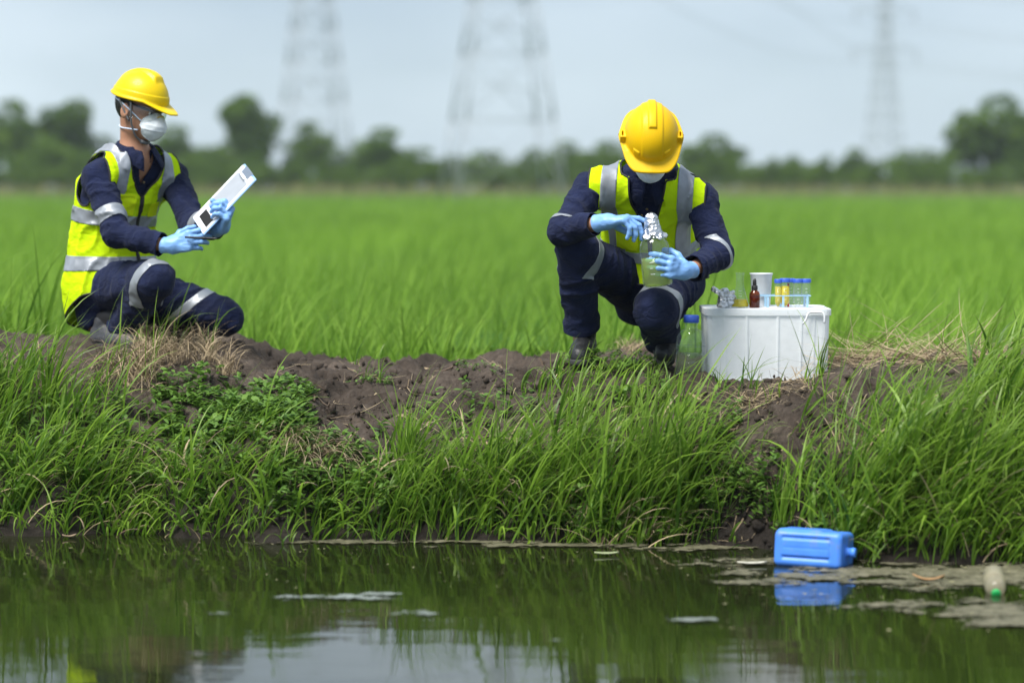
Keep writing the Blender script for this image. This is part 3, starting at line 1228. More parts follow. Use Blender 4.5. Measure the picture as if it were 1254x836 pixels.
    def vest_region(P):
        u, v, w, t, tp = tcoords(P)
        hem = np.interp(v, [-0.16, -0.05, 0.05, 0.16], S['hem_t']) - t
        side = (1 - np.sqrt(((t - armhole[0]) / armhole[1]) ** 2 + ((v - 0.01) / armhole[2]) ** 2)) * 0.09
        hole = np.where(np.abs(u) > 0.09, side, -1.0)
        capu = np.where(t > 0.72, np.abs(u) - S.get('strap', 0.172), -1.0)
        vt, vw = S['vneck']
        neckf = np.where(v > -0.02, np.minimum(vw * np.maximum(t - vt, 0) ** 0.8 + 0.0 - np.abs(u), 0.06), -1.0)
        neckb = np.where(v <= 0.03, 0.112 - np.sqrt(u ** 2 + ((t - 1.04) * 0.52) ** 2), -1.0)
        return np.maximum.reduce([hem, hole, capu, neckf, neckb])
    VV, VT = clip(VV, VT, vest_region)
    ve = put("vest", VV, VT, "vest_cloth")
    solidify(ve, 0.003)
    NV = normals(VV, VT)
    for pp in piping(VV + NV * 0.0, VT, 0.0042):
        put("edge_binding", pp[0], pp[1], "black_trim", ve)

    def strip(name, fn, off, mat, thick=0.0012):
        V, T = clip(VV + NV * off, VT, fn)
        if len(T):
            solidify(put(name, V, T, mat, ve), thick, 1.0)

    for (tb, hw) in S['vest_bands']:
        strip("reflective_strip", lambda P: np.abs(tcoords(P)[3] - tb - 0.10 * np.clip(tcoords(P)[1], -0.2, 0.2)) - hw, 0.0018, "reflective_tape")
    ub, uw, tlow = S['shoulder_strip']
    for s in (-1, 1):
        def fn(P, s=s):
            u, v, w, t, tp = tcoords(P)
            return np.maximum(np.abs(u * s - ub + S.get('strip_in', -0.02) * sstep(0.85, 0.4, t)) - uw, tlow - t)
        strip("reflective_strip", fn, 0.0026, "reflective_tape")
    strip("zipper", lambda P: np.where(tcoords(P)[1] > 0, np.abs(tcoords(P)[0]) - 0.0085, 1.0), 0.0034, "black_trim", 0.002)
    for (u0, u1, t0, t1, mat, nm) in S['patches']:
        def fn(P):
            u, v, w, t, tp = tcoords(P)
            return np.where(v > 0, np.maximum.reduce([u0 - u, u - u1, t0 - t, t - t1]), 1.0)
        strip(nm, fn, 0.0036, mat, 0.0025)
    # jacket front details
    for (u0, t0) in S.get('buttons', ()):
        V, F = lathe([(0.0055, 0), (0.0058, 0.0015), (0.004, 0.003), (0.0005, 0.0032)], 14)
        u, v, w, t, tp = tcoords(JV)
        k = np.argmin((u - u0) ** 2 + ((t - t0) * 0.5) ** 2 + np.where(v > 0, 0, 9))
        zq = Vector(NJ[k]).to_track_quat('Z', 'Y').to_matrix()
        put("button", JV[k] + V @ np.array(zq).T + NJ[k] * 0.001, F, "button_brass", jk)
    for (u0, u1, t0, t1) in S.get('badges', ()):
        def fn(P):
            u, v, w, t, tp = tcoords(P)
            return np.where(v > 0, np.maximum.reduce([u0 - u, u - u1, t0 - t, t - t1]), 1.0)
        V, T = clip(JV + NJ * 0.002, JT, fn)
        if len(T):
            put("name_patch", V, T, "patch_grey", jk)

    # --- gloves
    for side, H, e_, w_ in (('R', HR, elR, wrR), ('L', HL, elL, wrL)):
        fd = nrm(w_ - e_)
        start = w_ - fd * 0.030

        def glove(P):
            c = cone(P, start, H.w + H.f * 0.02, 0.0325, 0.0300)
            d = smin(H.sdf(P), c, 0.015)
            d = d - 0.0009 * vnoise(P * 55, 5) - 0.0012 * (1 - np.abs(vnoise(P * A((38, 38, 70)), 15))) ** 3
            return d
        c0 = H.w + H.f * 0.08
        V, Q = surface(glove, c0 - 0.16, c0 + 0.16, 0.0026)
        V, T = clip(V, tris(Q), lambda P: -((P - start) @ fd))
        gv = put("glove", V, T, "nitrile_glove")
        for pp in piping(V, T, 0.0022, 0.006):
            put("cuff_bead", pp[0], pp[1], "nitrile_glove", gv)

    # --- boots
    for side in ('R', 'L'):
        fo = S['foot' + side]
        toe, d = A(fo['toe']), nrm(fo['dir'])
        upv = A(fo['up'])
        fdir, up = orth(d, upv)
        rt = np.cross(fdir, up)
        Mf = np.stack([rt, fdir, up], 0)
        org = toe - fdir * 0.20                              # sole, under the ankle
        FL = lambda P: (P - org) @ Mf.T
        FW = lambda Q: org + np.asarray(Q) @ Mf

        def boot(Q):
            d = smin(cone(Q, (0, -0.055, 0.050), (0, 0.06, 0.048), 0.040, 0.040), cone(Q, (0, 0.06, 0.046), (0.004, 0.155, 0.036), 0.043, 0.036), 0.03)
            d = smin(d, cone(Q, (0, -0.045, 0.055), (0, -0.035, 0.115), 0.043, 0.045), 0.03)
            d = smin(d, cone(Q, (0, 0.0, 0.07), (0, 0.09, 0.062), 0.034, 0.028), 0.02)
            d = smax(d, Q[:, 2] - 0.135, 0.008)
            d = smax(d, 0.018 - Q[:, 2], 0.006)
            return d - 0.0018 * fbm(Q * 45, 7, 2)
        V, Q = surface(boot, (-0.08, -0.13, 0.0), (0.08, 0.23, 0.17), 0.004)
        bo = put("boot", FW(V), Q, fo.get('mat', 'boot_dark'))

        def sole(Q):
            q2 = Q.copy()
            q2[:, 2] = 0.045
            d = smin(cone(q2, (0, -0.055, 0.045), (0, 0.06, 0.045), 0.042, 0.043), cone(q2, (0, 0.06, 0.045), (0.004, 0.157, 0.045), 0.046, 0.040), 0.03)
            tread = 0.004 * (np.sin(Q[:, 1] * 260) > 0.2) * (Q[:, 2] < 0.006)
            return smax(np.abs(Q[:, 2] - 0.012) - 0.012, d + tread, 0.004)
        V, Q = surface(sole, (-0.08, -0.13, -0.02), (0.08, 0.23, 0.05), 0.004)
        put("sole", FW(V), Q, "boot_sole", bo)
        for k in range(5):
            y = 0.035 + 0.017 * k
            zt = 0.100 - 0.006 * k - (0.004 if k == 0 else 0)
            pts = [(-0.026, y - 0.006, zt - 0.020), (-0.012, y, zt - 0.002), (0.0, y + 0.002, zt + 0.001), (0.012, y + 0.004, zt - 0.002), (0.026, y + 0.010, zt - 0.020)]
            V, F = tube(FW(pts), 0.0026, 6)
            put("lace", V, F, "lace_grey", bo)
        # sock between boot and hem
        a_ = A(S['an' + side])
        k_ = A(S['kn' + side])
        V, F = tube([FW((0, -0.038, 0.10)), FW((0, -0.036, 0.14)), a_ * 0.8 + k_ * 0.2], [0.041, 0.042, 0.043], 14)
        put("sock", V, F, "black_trim")

    # --- helmet
    ridge = S['helmet']

    def helmet(Q):
        x, y, z = Q[:, 0], Q[:, 1], Q[:, 2]
        yy = y + 0.004
        Rz = 0.118
        d = ellip(Q, (0, -0.006, 0.036), (0.104, 0.130, Rz))
        bump = np.zeros_like(x)
        up = sstep(0.03, 0.06, z)
        if ridge == 'vee':
            wv = 0.020 + 0.010 * sstep(-0.06, 0.1, y)
            bump += 0.012 * sstep(wv + 0.010, wv - 0.004, np.abs(x)) * sstep(0.086, 0.066, y) * sstep(0.07, 0.11, z) * (0.55 + 0.45 * sstep(-0.1, 0.06, y))
            bump += 0.003 * sstep(0.066, 0.062, z)
            # slots in the crest
            for k in range(3):
                bump -= 0.010 * (np.abs(np.abs(x) - 0.012) < 0.004) * (np.abs(y - 0.035 + 0.028 * k) < 0.010) * (z > 0.1)
        else:
            bump += 0.004 * sstep(0.042, 0.038, np.abs(x + 0.0)) * up
            bump += 0.007 * sstep(0.017, 0.013, np.abs(x)) * sstep(0.060, 0.056, y) * up
            bump += 0.004 * (np.abs(np.abs(x) - 0.058) < 0.011) * (y > 0.05) * (np.abs(z - 0.052) < 0.012)
        d = d - bump
        d = np.maximum(d, 0.030 - z)
        # rim and peak
        front = sstep(-0.02, 0.10, y)
        ext = 0.010 + (0.046 if ridge == 'vee' else 0.024) * front * (sstep(0.10, 0.02, np.abs(x)) if ridge == 'vee' else sstep(0.125, 0.06, np.abs(x)))
        if ridge != 'vee':
            ext = ext + 0.012 * np.exp(-((y + 0.005) / 0.045) ** 2)
        pw = 2.0 if ridge == 'vee' else 2.9
        rad = (np.abs(x / 0.104) ** pw + np.abs((y + 0.006) / 0.130) ** pw) ** (1 / pw)
        outl = (rad - 1) * 0.112 - ext
        plz = 0.036 - 0.30 * np.maximum(y - 0.075, 0) - 0.05 * np.abs(x) + 0.06 * np.maximum(-y - 0.06, 0)
        plate = smax(np.abs(z - plz) - 0.0042, outl, 0.004)
        d = smin(d, plate, 0.010)
        if ridge != 'vee':
            for s in (-1, 1):                                 # side slot housings
                d = smin(d, rbox(Q, (s * 0.108, 0.012, 0.050), (0.011, 0.020, 0.016), 0.004), 0.004)
                d = np.maximum(d, -rbox(Q, (s * 0.110, 0.012, 0.062), (0.003, 0.012, 0.012), 0.001))
        inner = ellip(Q, (0, -0.006, 0.030), (0.097, 0.123, 0.112))
        d = np.maximum(d, -inner)
        return d
    V, Q = surface(helmet, (-0.15, -0.17, -0.03), (0.15, 0.22, 0.19), 0.0028, 2.0)
    hs = S.get('helmet_scale', 1.0)
    V = V * hs + A((0, 0, S.get('helmet_up', 0.0)))
    he = put("helmet", wld(V), Q, S['helmet_mat'])
    if ridge != 'vee':
        for s in (-1, 1):
            V, F = lathe([(0.004, -0.006), (0.0065, -0.004), (0.0065, 0.004), (0.003, 0.006)], 12)
            put("strap_knob", wld(V[:, [2, 0, 1]] + A((s * 0.119, -0.02, 0.022))), F, "black_trim", he)
    # suspension band inside the helmet, chin strap
    ring = [wld((0.086 * math.cos(a), 0.106 * math.sin(a) - 0.004, 0.030 - 0.02 * math.sin(a))) for a in np.linspace(0, 2 * math.pi, 30, endpoint=False)]
    V, F = tube(ring, 0.005, 6, closed=True)
    put("headband", V, F, "black_trim", he)
    for s in (-1, 1):
        for y0 in ((0.018, -0.045) if s else (0,)):
            pts = [(s * 0.094, y0, 0.032), (s * 0.086, y0 * 0.6 + 0.012, -0.01), (s * 0.072, 0.026, -0.06), (s * 0.048, 0.040, -0.108), (s * 0.018, 0.058, -0.127)]
            if y0 < 0:
                pts = pts[:2] + [(s * 0.074, 0.014, -0.05)]
            V, F = tube(wld(resample(pts, 0.01, False)), 0.0042, 6)
            put("chin_strap", V, F, "strap_grey", he)
    V, F = tube(wld(resample([(-0.026, 0.056, -0.124), (0, 0.070, -0.128), (0.026, 0.056, -0.124)], 0.008, False)), 0.009, 8)
    put("chin_cup", V, F, "strap_grey", he)

    # --- dust mask
    def mask(Q):
        d = ellip(Q, (0, 0.058, -0.058), (0.061, 0.078, 0.064))
        d = smin(d, cone(Q, (0, 0.098, -0.012), (0, 0.122, -0.045), 0.012, 0.02), 0.03)
        d = smin(d, head_d(Q) - 0.004, 0.012)
        d = d - 0.0022 * sstep(0.0, 1.0, np.sin((Q[:, 2] + 0.05) * 300)) * sstep(0.03, 0.0, np.abs(Q[:, 2] + 0.062))
        return d - 0.0012 * fbm(Q * 55, 4, 2)
    V, Q = surface(mask, (-0.1, -0.05, -0.17), (0.1, 0.2, 0.06), 0.003)
    V, T = clip(V, tris(Q), lambda P: np.maximum(np.sqrt((P[:, 0] / 0.062) ** 2 + ((P[:, 2] + 0.055) / (0.060)) ** 2) - 1.0, 0.04 - P[:, 1]))
    mk = put("dust_mask", wld(V), T, "mask_white")
    solidify(mk, 0.002)
    for pp in piping(wld(V), T, 0.0022, 0.008):
        put("mask_rim", pp[0], pp[1], "mask_white", mk)
    for s in (-1, 1):
        for pts in ([(s * 0.055, 0.062, -0.040), (s * 0.076, 0.025, -0.012), (s * 0.088, -0.02, 0.014), (s * 0.075, -0.08, 0.03)],
                    [(s * 0.056, 0.052, -0.078), (s * 0.068, 0.010, -0.082), (s * 0.054, -0.036, -0.088), (s * 0.03, -0.068, -0.084), (0, -0.077, -0.082)]):
            V, F = tube(wld(resample(pts, 0.01, False)), 0.0028, 6)
            put("mask_strap", V, F, "elastic_blue", mk)
    V, F = tube(wld(resample([(-0.024, 0.112, -0.012), (-0.01, 0.121, -0.002), (0.01, 0.121, -0.002), (0.024, 0.112, -0.012)], 0.006, False)), 0.0026, 6)
    put("nose_clip", V, F, "helmet_lemon" if ridge == 'vee' else "strap_grey", mk)

    # --- goggles
    if S.get('goggles'):
        def gog(Q):
            return smax(ellip(Q, (0, 0.012, 0.0), (0.086, 0.112, 0.09)), np.abs(Q[:, 2]) - 0.05, 0.01)
        V, Q = surface(gog, (-0.11, -0.02, -0.08), (0.11, 0.15, 0.08), 0.004)
        V, T = clip(V, tris(Q), lambda P: np.maximum.reduce([0.010 - P[:, 1], P[:, 2] - 0.026, -0.030 + 0.022 * sstep(0.03, 0.0, np.abs(P[:, 0])) * (P[:, 1] > 0.07) - P[:, 2]]))
        go = put("goggles", wld(V), T, "goggle_clear")
        solidify(go, 0.0015)
        for pp in piping(wld(V), T, 0.0016, 0.006):
            put("goggle_rim", pp[0], pp[1], "goggle_clear", go)
    return root


def P3(px, py, Y):
    return tuple(at(px, py, Y))


YL, YR = 10.2, 9.6
SIT = dict(
    base=(L_FOOT[0], L_FOOT[1], L_FOOT[2]), seed=3,
    pelvis=P3(143, 350, YL + 0.06), neck=P3(166, 190, YL - 0.02), chest_fwd=(0.65, -0.76, 0), slouch=0.075,
    shR=P3(120, 217, YL - 0.14), shL=P3(210, 216, YL + 0.13),
    elR=P3(143, 287, YL - 0.28), elL=P3(236, 274, YL - 0.05),
    wrR=P3(208, 302, YL - 0.37), wrL=P3(269, 281, YL - 0.34),
    hiR=P3(128, 352, YL - 0.01), hiL=P3(163, 352, YL + 0.12),
    knR=P3(190, 343, YL - 0.35), knL=P3(276, 388, YL + 0.06),
    anR=P3(147, 402, YL - 0.07), anL=P3(186, 404, YL + 0.30),
    head=P3(171, 134, YL - 0.06), head_f=(0.86, -0.46, -0.24), head_u=(0.22, -0.10, 0.97),
    handR=(P3(208, 302, YL - 0.37), (0.93, -0.22, 0.28), (0.05, 0.95, -0.2), [(22, 30, 18), (30, 34, 20), (36, 36, 20), (42, 36, 22)],
           (3, 0, -3, -6), ((0.62, 0.62, 0.45), (0.85, 0.25, 0.45), (0.95, 0.05, 0.3))),
    handL=(P3(271, 281, YL - 0.36), (0.42, -0.55, 0.72), (-0.85, -0.1, 0.5), [(62, 62, 35), (66, 62, 35), (70, 62, 35), (74, 60, 35)],
           (3, 0, -3, -6), ((0.5, 0.5, 0.6), (0.55, 0.1, 0.8), (0.4, -0.1, 0.9))),
    footR=dict(toe=P3(169, 430, YL - 0.20), dir=(0.72, -0.69, 0), up=(0, 0, 1), mat='boot_grey'),
    footL=dict(toe=(L_TOE[0] + 0.10, L_TOE[1] - 0.02, L_TOE[2] + 0.02), dir=(0.80, -0.25, -0.5), up=(0.4, 0, 0.8), mat='boot_grey'),
    sleeve_bands=[('uR', 0.60, 0.80, (0, 0, 0)), ('fL', 0.30, 0.46, (0, 0, 0))],
    leg_bands=[('tR', 0.84, 0.97, (0, 0, -1.5)), ('tL', 0.73, 0.86, (0, 0, -2.0))],
    vest_bands=[(0.53, 0.05), (0.20, 0.05)], shoulder_strip=(0.116, 0.026, 0.58), vneck=(0.77, 0.24),
    hem_t=(-0.27, -0.12, -0.02, 0.04), vest_low=0.025, vest_gap=0.021,
    patches=[(-0.115, -0.03, 0.60, 0.78, "vest_patch", "pocket"), (-0.118, -0.027, 0.755, 0.80, "vest_patch", "pocket_flap"),
             (0.05, 0.115, 0.58, 0.72, "vest_patch", "pocket")],
    buttons=[(0.012, 0.88)], badges=[],
    helmet='vee', helmet_mat='helmet_lemon', goggles=True, collar=0.8, helmet_scale=0.965, helmet_up=0.014, armhole=(0.80, 0.20, 0.075), strap=0.185, sleeve=0.84)
build_person("person in lemon-yellow helmet and dust mask, kneeling on the bank with a clipboard", SIT)

KNEEL = dict(
    base=(R_FOOT[0], R_FOOT[1], R_FOOT[2]), seed=50,
    pelvis=P3(797, 343, YR + 0.08), neck=P3(794, 217, YR - 0.20), chest_fwd=(-0.05, -0.9, -0.3), slouch=0.06,
    shR=P3(724, 232, YR - 0.19), shL=P3(857, 246, YR - 0.19),
    elR=P3(688, 284, YR - 0.36), elL=P3(880, 312, YR - 0.30),
    wrR=P3(738, 272, YR - 0.50), wrL=P3(842, 333, YR - 0.49),
    hiR=P3(768, 345, YR + 0.04), hiL=P3(828, 347, YR + 0.04),
    knR=P3(706, 305, YR - 0.30), knL=P3(802, 380, YR - 0.36),
    anR=P3(714, 414, YR - 0.11), anL=P3(813, 420, YR - 0.06),
    head=P3(797, 175, YR - 0.33), head_f=(-0.02, -0.66, -0.75), head_u=(0.0, -0.75, 0.66),
    handR=(P3(738, 272, YR - 0.50), (0.93, -0.12, 0.12), (0.12, 0.12, -1), [(12, 18, 10), (38, 40, 22), (50, 42, 24), (56, 44, 24)],
           (6, 1, -4, -9), ((0.65, 0.45, 0.6), (0.8, 0.1, 0.6), (0.85, -0.1, 0.5))),
    handL=(P3(842, 333, YR - 0.49), (-0.74, -0.58, 0.22), (-0.55, 0.82, 0.0), [(26, 40, 26), (30, 42, 26), (32, 42, 26), (34, 40, 26)],
           (6, 2, -3, -9), ((0.35, 0.7, 0.45), (0.5, 0.3, 0.8), (0.4, 0.0, 0.9))),
    footR=dict(toe=(R_FOOT[0] - 0.02, R_FOOT[1] - 0.15, R_FOOT[2] + 0.004), dir=(-0.12, -1, 0), up=(0, 0, 1)),
    footL=dict(toe=(R_TOE[0] - 0.005, R_TOE[1] - 0.12, R_TOE[2] + 0.006), dir=(-0.05, -0.9, -0.42), up=(0, -0.4, 0.9)),
    sleeve_bands=[('uR', 0.86, 0.93, (0, 0, 0)), ('fL', 0.02, 0.10, (0, 0, 0))],
    leg_bands=[('tR', 0.82, 0.94, (0, 0, 0)), ('tL', 0.82, 0.96, (0.2, 0, -0.9))],
    vest_bands=[(0.30, 0.05)], shoulder_strip=(0.148, 0.030, 0.30), vneck=(0.52, 0.105),
    hem_t=(-0.2, -0.12, 0.0, 0.08), vest_low=0.03, vest_gap=0.018, strap=0.225, strip_in=0.02,
    patches=[(-0.13, -0.045, 0.40, 0.60, "vest_patch", "pocket"), (-0.133, -0.042, 0.575, 0.62, "vest_patch", "pocket_flap")],
    buttons=[(-0.004, 0.86), (-0.02, 0.78)], badges=[(0.045, 0.085, 0.60, 0.66)],
    helmet='rib', helmet_mat='helmet_yellow', goggles=False, collar=0.72, nape=0.05, gap=8, open=1.5, armhole=(0.80, 0.22, 0.060), sleeve=0.80, hem=0.88)
build_person("person in deep-yellow ribbed helmet bowed over a sample bottle beside the white plastic box", KNEEL)

# ================================================================ objects
pmat("paper_white", (0.80, 0.82, 0.85), 0.7, 0.03, 20)
pmat("paper_grey", (0.33, 0.36, 0.40), 0.6, 0.06, 20)
pmat("print_black", (0.012, 0.012, 0.014), 0.5, 0.1, 20)
pmat("board_blue", (0.28, 0.46, 0.74), 0.45, 0.05, 20)
pmat("chrome", (0.75, 0.77, 0.8), 0.22, 0.05, 30, metal=1.0)
pmat("pen_black", (0.015, 0.015, 0.018), 0.3, 0.1, 30)
pmat("foil", (0.66, 0.67, 0.69), 0.30, 0.06, 30, 0.5, 90, metal=1.0)
pmat("cap_blue", (0.035, 0.10, 0.50), 0.4, 0.05, 30)
pmat("cap_green", (0.010, 0.30, 0.07), 0.4, 0.1, 30)
pmat("rack_blue", (0.42, 0.66, 0.85), 0.35, 0.05, 20, trans=0.25)
pmat("can_blue", (0.065, 0.23, 0.76), 0.42, 0.10, 9, 0.05, 60, 0.4, dirt=((0.17, 0.20, 0.22), 14, 0.52, 0.82))
pmat("white_plastic", (0.74, 0.77, 0.80), 0.4, 0.04, 20, trans=0.15)
pmat("rubber_black", (0.012, 0.012, 0.012), 0.5, 0.1, 30)
pmat("ink_white", (0.8, 0.82, 0.82), 0.5, 0.03, 20)
pmat("tube_red", (0.60, 0.03, 0.02), 0.4, 0.08, 20)
glass_mat("clear_glass", (0.92, 0.955, 0.95), 0.06, (0.8, 0.85, 0.85), 0.02, 1.45)
glass_mat("pet_clear", (0.93, 0.96, 0.97), 0.06, (0.75, 0.8, 0.82), 0.05, 1.5)
glass_mat("pet_dirty", (0.90, 0.87, 0.76), 0.40, (0.66, 0.62, 0.48), 0.12, 1.4)
glass_mat("tube_clear", (0.95, 0.97, 0.99), 0.12, (0.75, 0.82, 0.88), 0.06, 1.4)
glass_mat("amber_glass", (0.62, 0.24, 0.05), 0.12, (0.30, 0.10, 0.02), 0.05, 1.5)
glass_mat("amber_liquid", (0.45, 0.14, 0.02), 0.55, (0.34, 0.095, 0.012), 0.05, 1.3)
glass_mat("water_sample", (0.86, 0.94, 0.52), 0.34, (0.62, 0.74, 0.22), 0.02, 1.33)  # yellow-green of the vest refracted through the bottle, painted into the liquid
glass_mat("water_murky", (0.80, 0.84, 0.66), 0.22, (0.46, 0.48, 0.32), 0.02, 1.33)
pmat("yellow_liquid", (0.93, 0.78, 0.010), 0.15, 0.03, 20, trans=0.5)
pmat("pale_yellow_liquid", (0.84, 0.72, 0.07), 0.15, 0.03, 20, trans=0.45)
glass_mat("bin_plastic", (0.94, 0.97, 0.99), 0.84, (0.965, 0.985, 0.995), 0.22, 1.4)
glass_mat("lid_plastic", (0.90, 0.94, 0.97), 0.84, (0.96, 0.98, 0.99), 0.22, 1.4)


def frame(o, origin, xa, ya, za):
    """Place an object with the given axes (columns) at origin."""
    M = Matrix.Identity(4)
    for i, a in enumerate((xa, ya, za)):
        a = nrm(a)
        for r in range(3):
            M[r][i] = a[r]
    M.translation = Vector(origin)
    o.matrix_world = M
    return o


# ---- clipboard held by the kneeling person, pen
cb_L = nrm((0.69, 0.0, 0.72))
cb_n = nrm((-0.72 * 0.90, -0.43, 0.69 * 0.90))
cb_W = nrm(np.cross(cb_n, cb_L))
root = empty("clipboard")
tag(root, "blue clipboard with white papers and metal clip held in gloved hands", "clipboard")
cbc = A(at(275, 244, YL - 0.33))
frame(root, cbc, cb_W, cb_L, np.cross(cb_W, cb_L))
sgn = 1.0 if np.dot(np.cross(cb_W, cb_L), cb_n) > 0 else -1.0
V, F = boxm(-0.11, 0.11, -0.155, 0.155, -0.0025, 0.0025)
bevel(obj("board", V, F, MATS["board_blue"], root, False), 0.002)
for k in range(3):
    V, F = boxm(-0.103 + 0.002 * k, 0.103 + 0.001 * k, -0.153 + 0.001 * k, 0.146, 0.003 + 0.0011 * k, 0.0038 + 0.0011 * k)
    obj("paper_sheet", V * A((1, 1, sgn)), F if sgn > 0 else [f[::-1] for f in F], MATS["paper_white"], root, False)
zt = 0.0066 * sgn
pz = lambda x0, x1, y0, y1, nm, mat: obj(nm, A([(x0, y0, zt), (x1, y0, zt), (x1, y1, zt), (x0, y1, zt)]), [(0, 1, 2, 3) if sgn > 0 else (3, 2, 1, 0)], MATS[mat], root, False)
pz(-0.086, 0.086, -0.070, 0.115, "printed_panel", "paper_grey")
pz(-0.085, 0.060, -0.128, -0.085, "printed_panel", "print_black")
V, F = boxm(-0.055, 0.055, 0.126, 0.158, 0.004, 0.010)
cp = obj("clip", V * A((1, 1, sgn)), F if sgn > 0 else [f[::-1] for f in F], MATS["chrome"], root, False)
bevel(cp, 0.002)
V, F = tube([(-0.045, 0.128, 0.010 * sgn), (-0.04, 0.112, 0.013 * sgn), (0.04, 0.112, 0.013 * sgn), (0.045, 0.128, 0.010 * sgn)], 0.0022, 6)
obj("clip_wire", V, F, MATS["chrome"], cp)

pa = A(at(240, 291, YL - 0.43)); pb = A(at(262, 292, YL - 0.46))
V, F = tube(resample([pa - (pb - pa) * 0.6, pa, pb, pb + (pb - pa) * 0.06, pb + (pb - pa) * 0.16], 0.006, False), 0.0042, 10)
pen = obj("pen", V, F, MATS["pen_black"])
tag(pen, "black pen in the gloved hand of the person with the clipboard", "pen")


# ---- bottles
def bottle_profile(r, h, neck_r, neck_h, sh=0.22, foot=0.006):
    p = [(0.001, 0.003), (r - foot * 1.5, 0.0), (r - 0.002, foot * 0.6), (r, foot * 1.6)]
    body = h * (1 - sh) - neck_h
    p += [(r, body * 0.5), (r, body)]
    for k in np.linspace(0, 1, 9)[1:]:
        a = k * math.pi / 2
        p.append((neck_r + (r - neck_r) * (math.cos(a) ** 1.2), body + (h - neck_h - body) * math.sin(a)))
    p += [(neck_r, h - neck_h * 0.7), (neck_r + 0.002, h - neck_h * 0.6), (neck_r + 0.002, h - 0.002), (neck_r - 0.001, h)]
    return p


def shrink(prof, d, top):
    out = [(max(r - d, 0.0005), z + (d if z < 0.004 else 0)) for r, z in prof if z < top]
    rt = np.interp(top, [z for _, z in prof], [r for r, _ in prof]) - d
    out.append((rt, top))
    out.append((0.0005, top))
    return out


def make_bottle(name, label, base, axis, r, h, nr, nh, fill, glass, liquid, cap=None):
    root = empty(name)
    tag(root, label, "bottle")
    za = nrm(axis)
    xa = nrm(np.cross((0, 1, 0), za))
    frame(root, base, xa, np.cross(za, xa), za)
    prof = bottle_profile(r, h, nr, nh)
    V, F = lathe(prof, 40, False)
    bo = obj("glass_body", V, F, MATS[glass], root)
    if fill:
        V, F = lathe(shrink(prof, 0.003, fill), 40, False)
        obj("water_sample", V, F, MATS[liquid], root)
    if cap:
        cr = nr + 0.005
        pts = []
        V, F = lathe([(cr * 0.98, h - nh * 0.52), (cr, h - nh * 0.5), (cr, h + 0.000), (cr * 0.9, h + 0.003), (0.0005, h + 0.003)], 40, False)
        V[:, :2] *= (1 + 0.025 * (np.arange(len(V)) % 2))[:, None]
        obj("cap", V, F, MATS[cap], root)
    return root


bt_base = A(at(806, 350, YR - 0.50))
bt_top = A(at(797, 262, YR - 0.51))
bt = make_bottle("sample_bottle", "glass bottle half full of greenish water, held in two gloved hands", bt_base, bt_top - bt_base,
                 0.056, 0.235, 0.022, 0.045, 0.108, "clear_glass", "water_sample")
# graduation lines on the glass
for k in range(4):
    zz = 0.05 + 0.022 * k
    an = np.linspace(-2.05, -1.75 - 0.1 * (k % 2), 6)
    V = np.concatenate([np.stack([0.0565 * np.cos(an), 0.0565 * np.sin(an), np.full(6, zz + d)], 1) for d in (-0.0008, 0.0008)])
    obj("graduation", V, [(i, i + 1, i + 7, i + 6) for i in range(5)], MATS["ink_white"], bt)


def crumple(fn, lo, hi, h, seed, amp=0.006, sc=60):
    def f(P):
        n = 1 - np.abs(vnoise(P * sc + 3.1, seed))
        n2 = 1 - np.abs(vnoise(P * sc * 2.1, seed + 5))
        return fn(P) - amp * (n - 0.5) - amp * 0.5 * (n2 - 0.5)
    return surface(f, lo, hi, h, 2.0)


def foil_fn(P):
    d = np.abs(cone(P, (0, 0, 0.182), (0, 0, 0.252), 0.036, 0.021)) - 0.003
    d2 = cone(P, (0, 0, 0.240), (0, 0, 0.252), 0.022, 0.020)
    r = np.hypot(P[:, 0], P[:, 1])
    th = np.arctan2(P[:, 1], P[:, 0])
    skirt = smax(np.abs(P[:, 2] - (0.196 - 0.45 * (r - 0.026) + 0.006 * np.sin(th * 7))) - 0.003, r - (0.046 + 0.008 * np.sin(th * 5 + 1)), 0.003)
    d = np.maximum(np.minimum(d, d2), 0.185 + 0.006 * np.sin(th * 6) - P[:, 2])
    skirt = np.maximum(skirt, 0.024 - r)
    return np.minimum(d, skirt)


V, Q = crumple(foil_fn, (-0.07, -0.07, 0.15), (0.07, 0.07, 0.29), 0.003, 4, 0.005, 90)
obj("foil_cover", V, Q, MATS["foil"], bt, False)

jar = make_bottle("water_bottle", "clear plastic bottle with blue cap standing on the soil beside the white box",
                  (JAR_P[0], JAR_P[1], JAR_P[2] - 0.003), (0.02, 0, 1), 0.056, 0.228, 0.024, 0.05, 0.085, "pet_clear", "water_murky", "cap_blue")
for z in (0.052, 0.082, 0.112):
    V, F = tube([(0.0565 * math.cos(a), 0.0565 * math.sin(a), z) for a in np.linspace(0, 2 * math.pi, 36, endpoint=False)], 0.0018, 6, True)
    obj("ring_rib", V, F, MATS["pet_clear"], jar)

# ---- white storage box
box = empty("storage_box", BOX_C)
tag(box, "milky white plastic storage box with ribbed sides and clip-on lid on the bank", "box")
BX, BY, BH = 0.238, 0.165, 0.275                           # half sizes at the top, height
tp = 0.97


def tapered(x, y, z0, z1, t0, t1, r=0.03, n=5):
    V, F = [], []
    ring = []
    for cx, cy, a0 in ((1, 1, 0), (-1, 1, 90), (-1, -1, 180), (1, -1, 270)):
        for k in range(n):
            a = math.radians(a0 + 90 * k / (n - 1))
            ring.append((cx, cy, math.cos(a), math.sin(a)))
    m = len(ring)
    for z, t in ((z0, t0), (z1, t1)):
        for cx, cy, ca, sa in ring:
            V.append(((cx * (x - r) + ca * r) * t, (cy * (y - r) + sa * r) * t, z))
    for k in range(m):
        l = (k + 1) % m
        F.append((k, l, m + l, m + k))
    return V, F, m


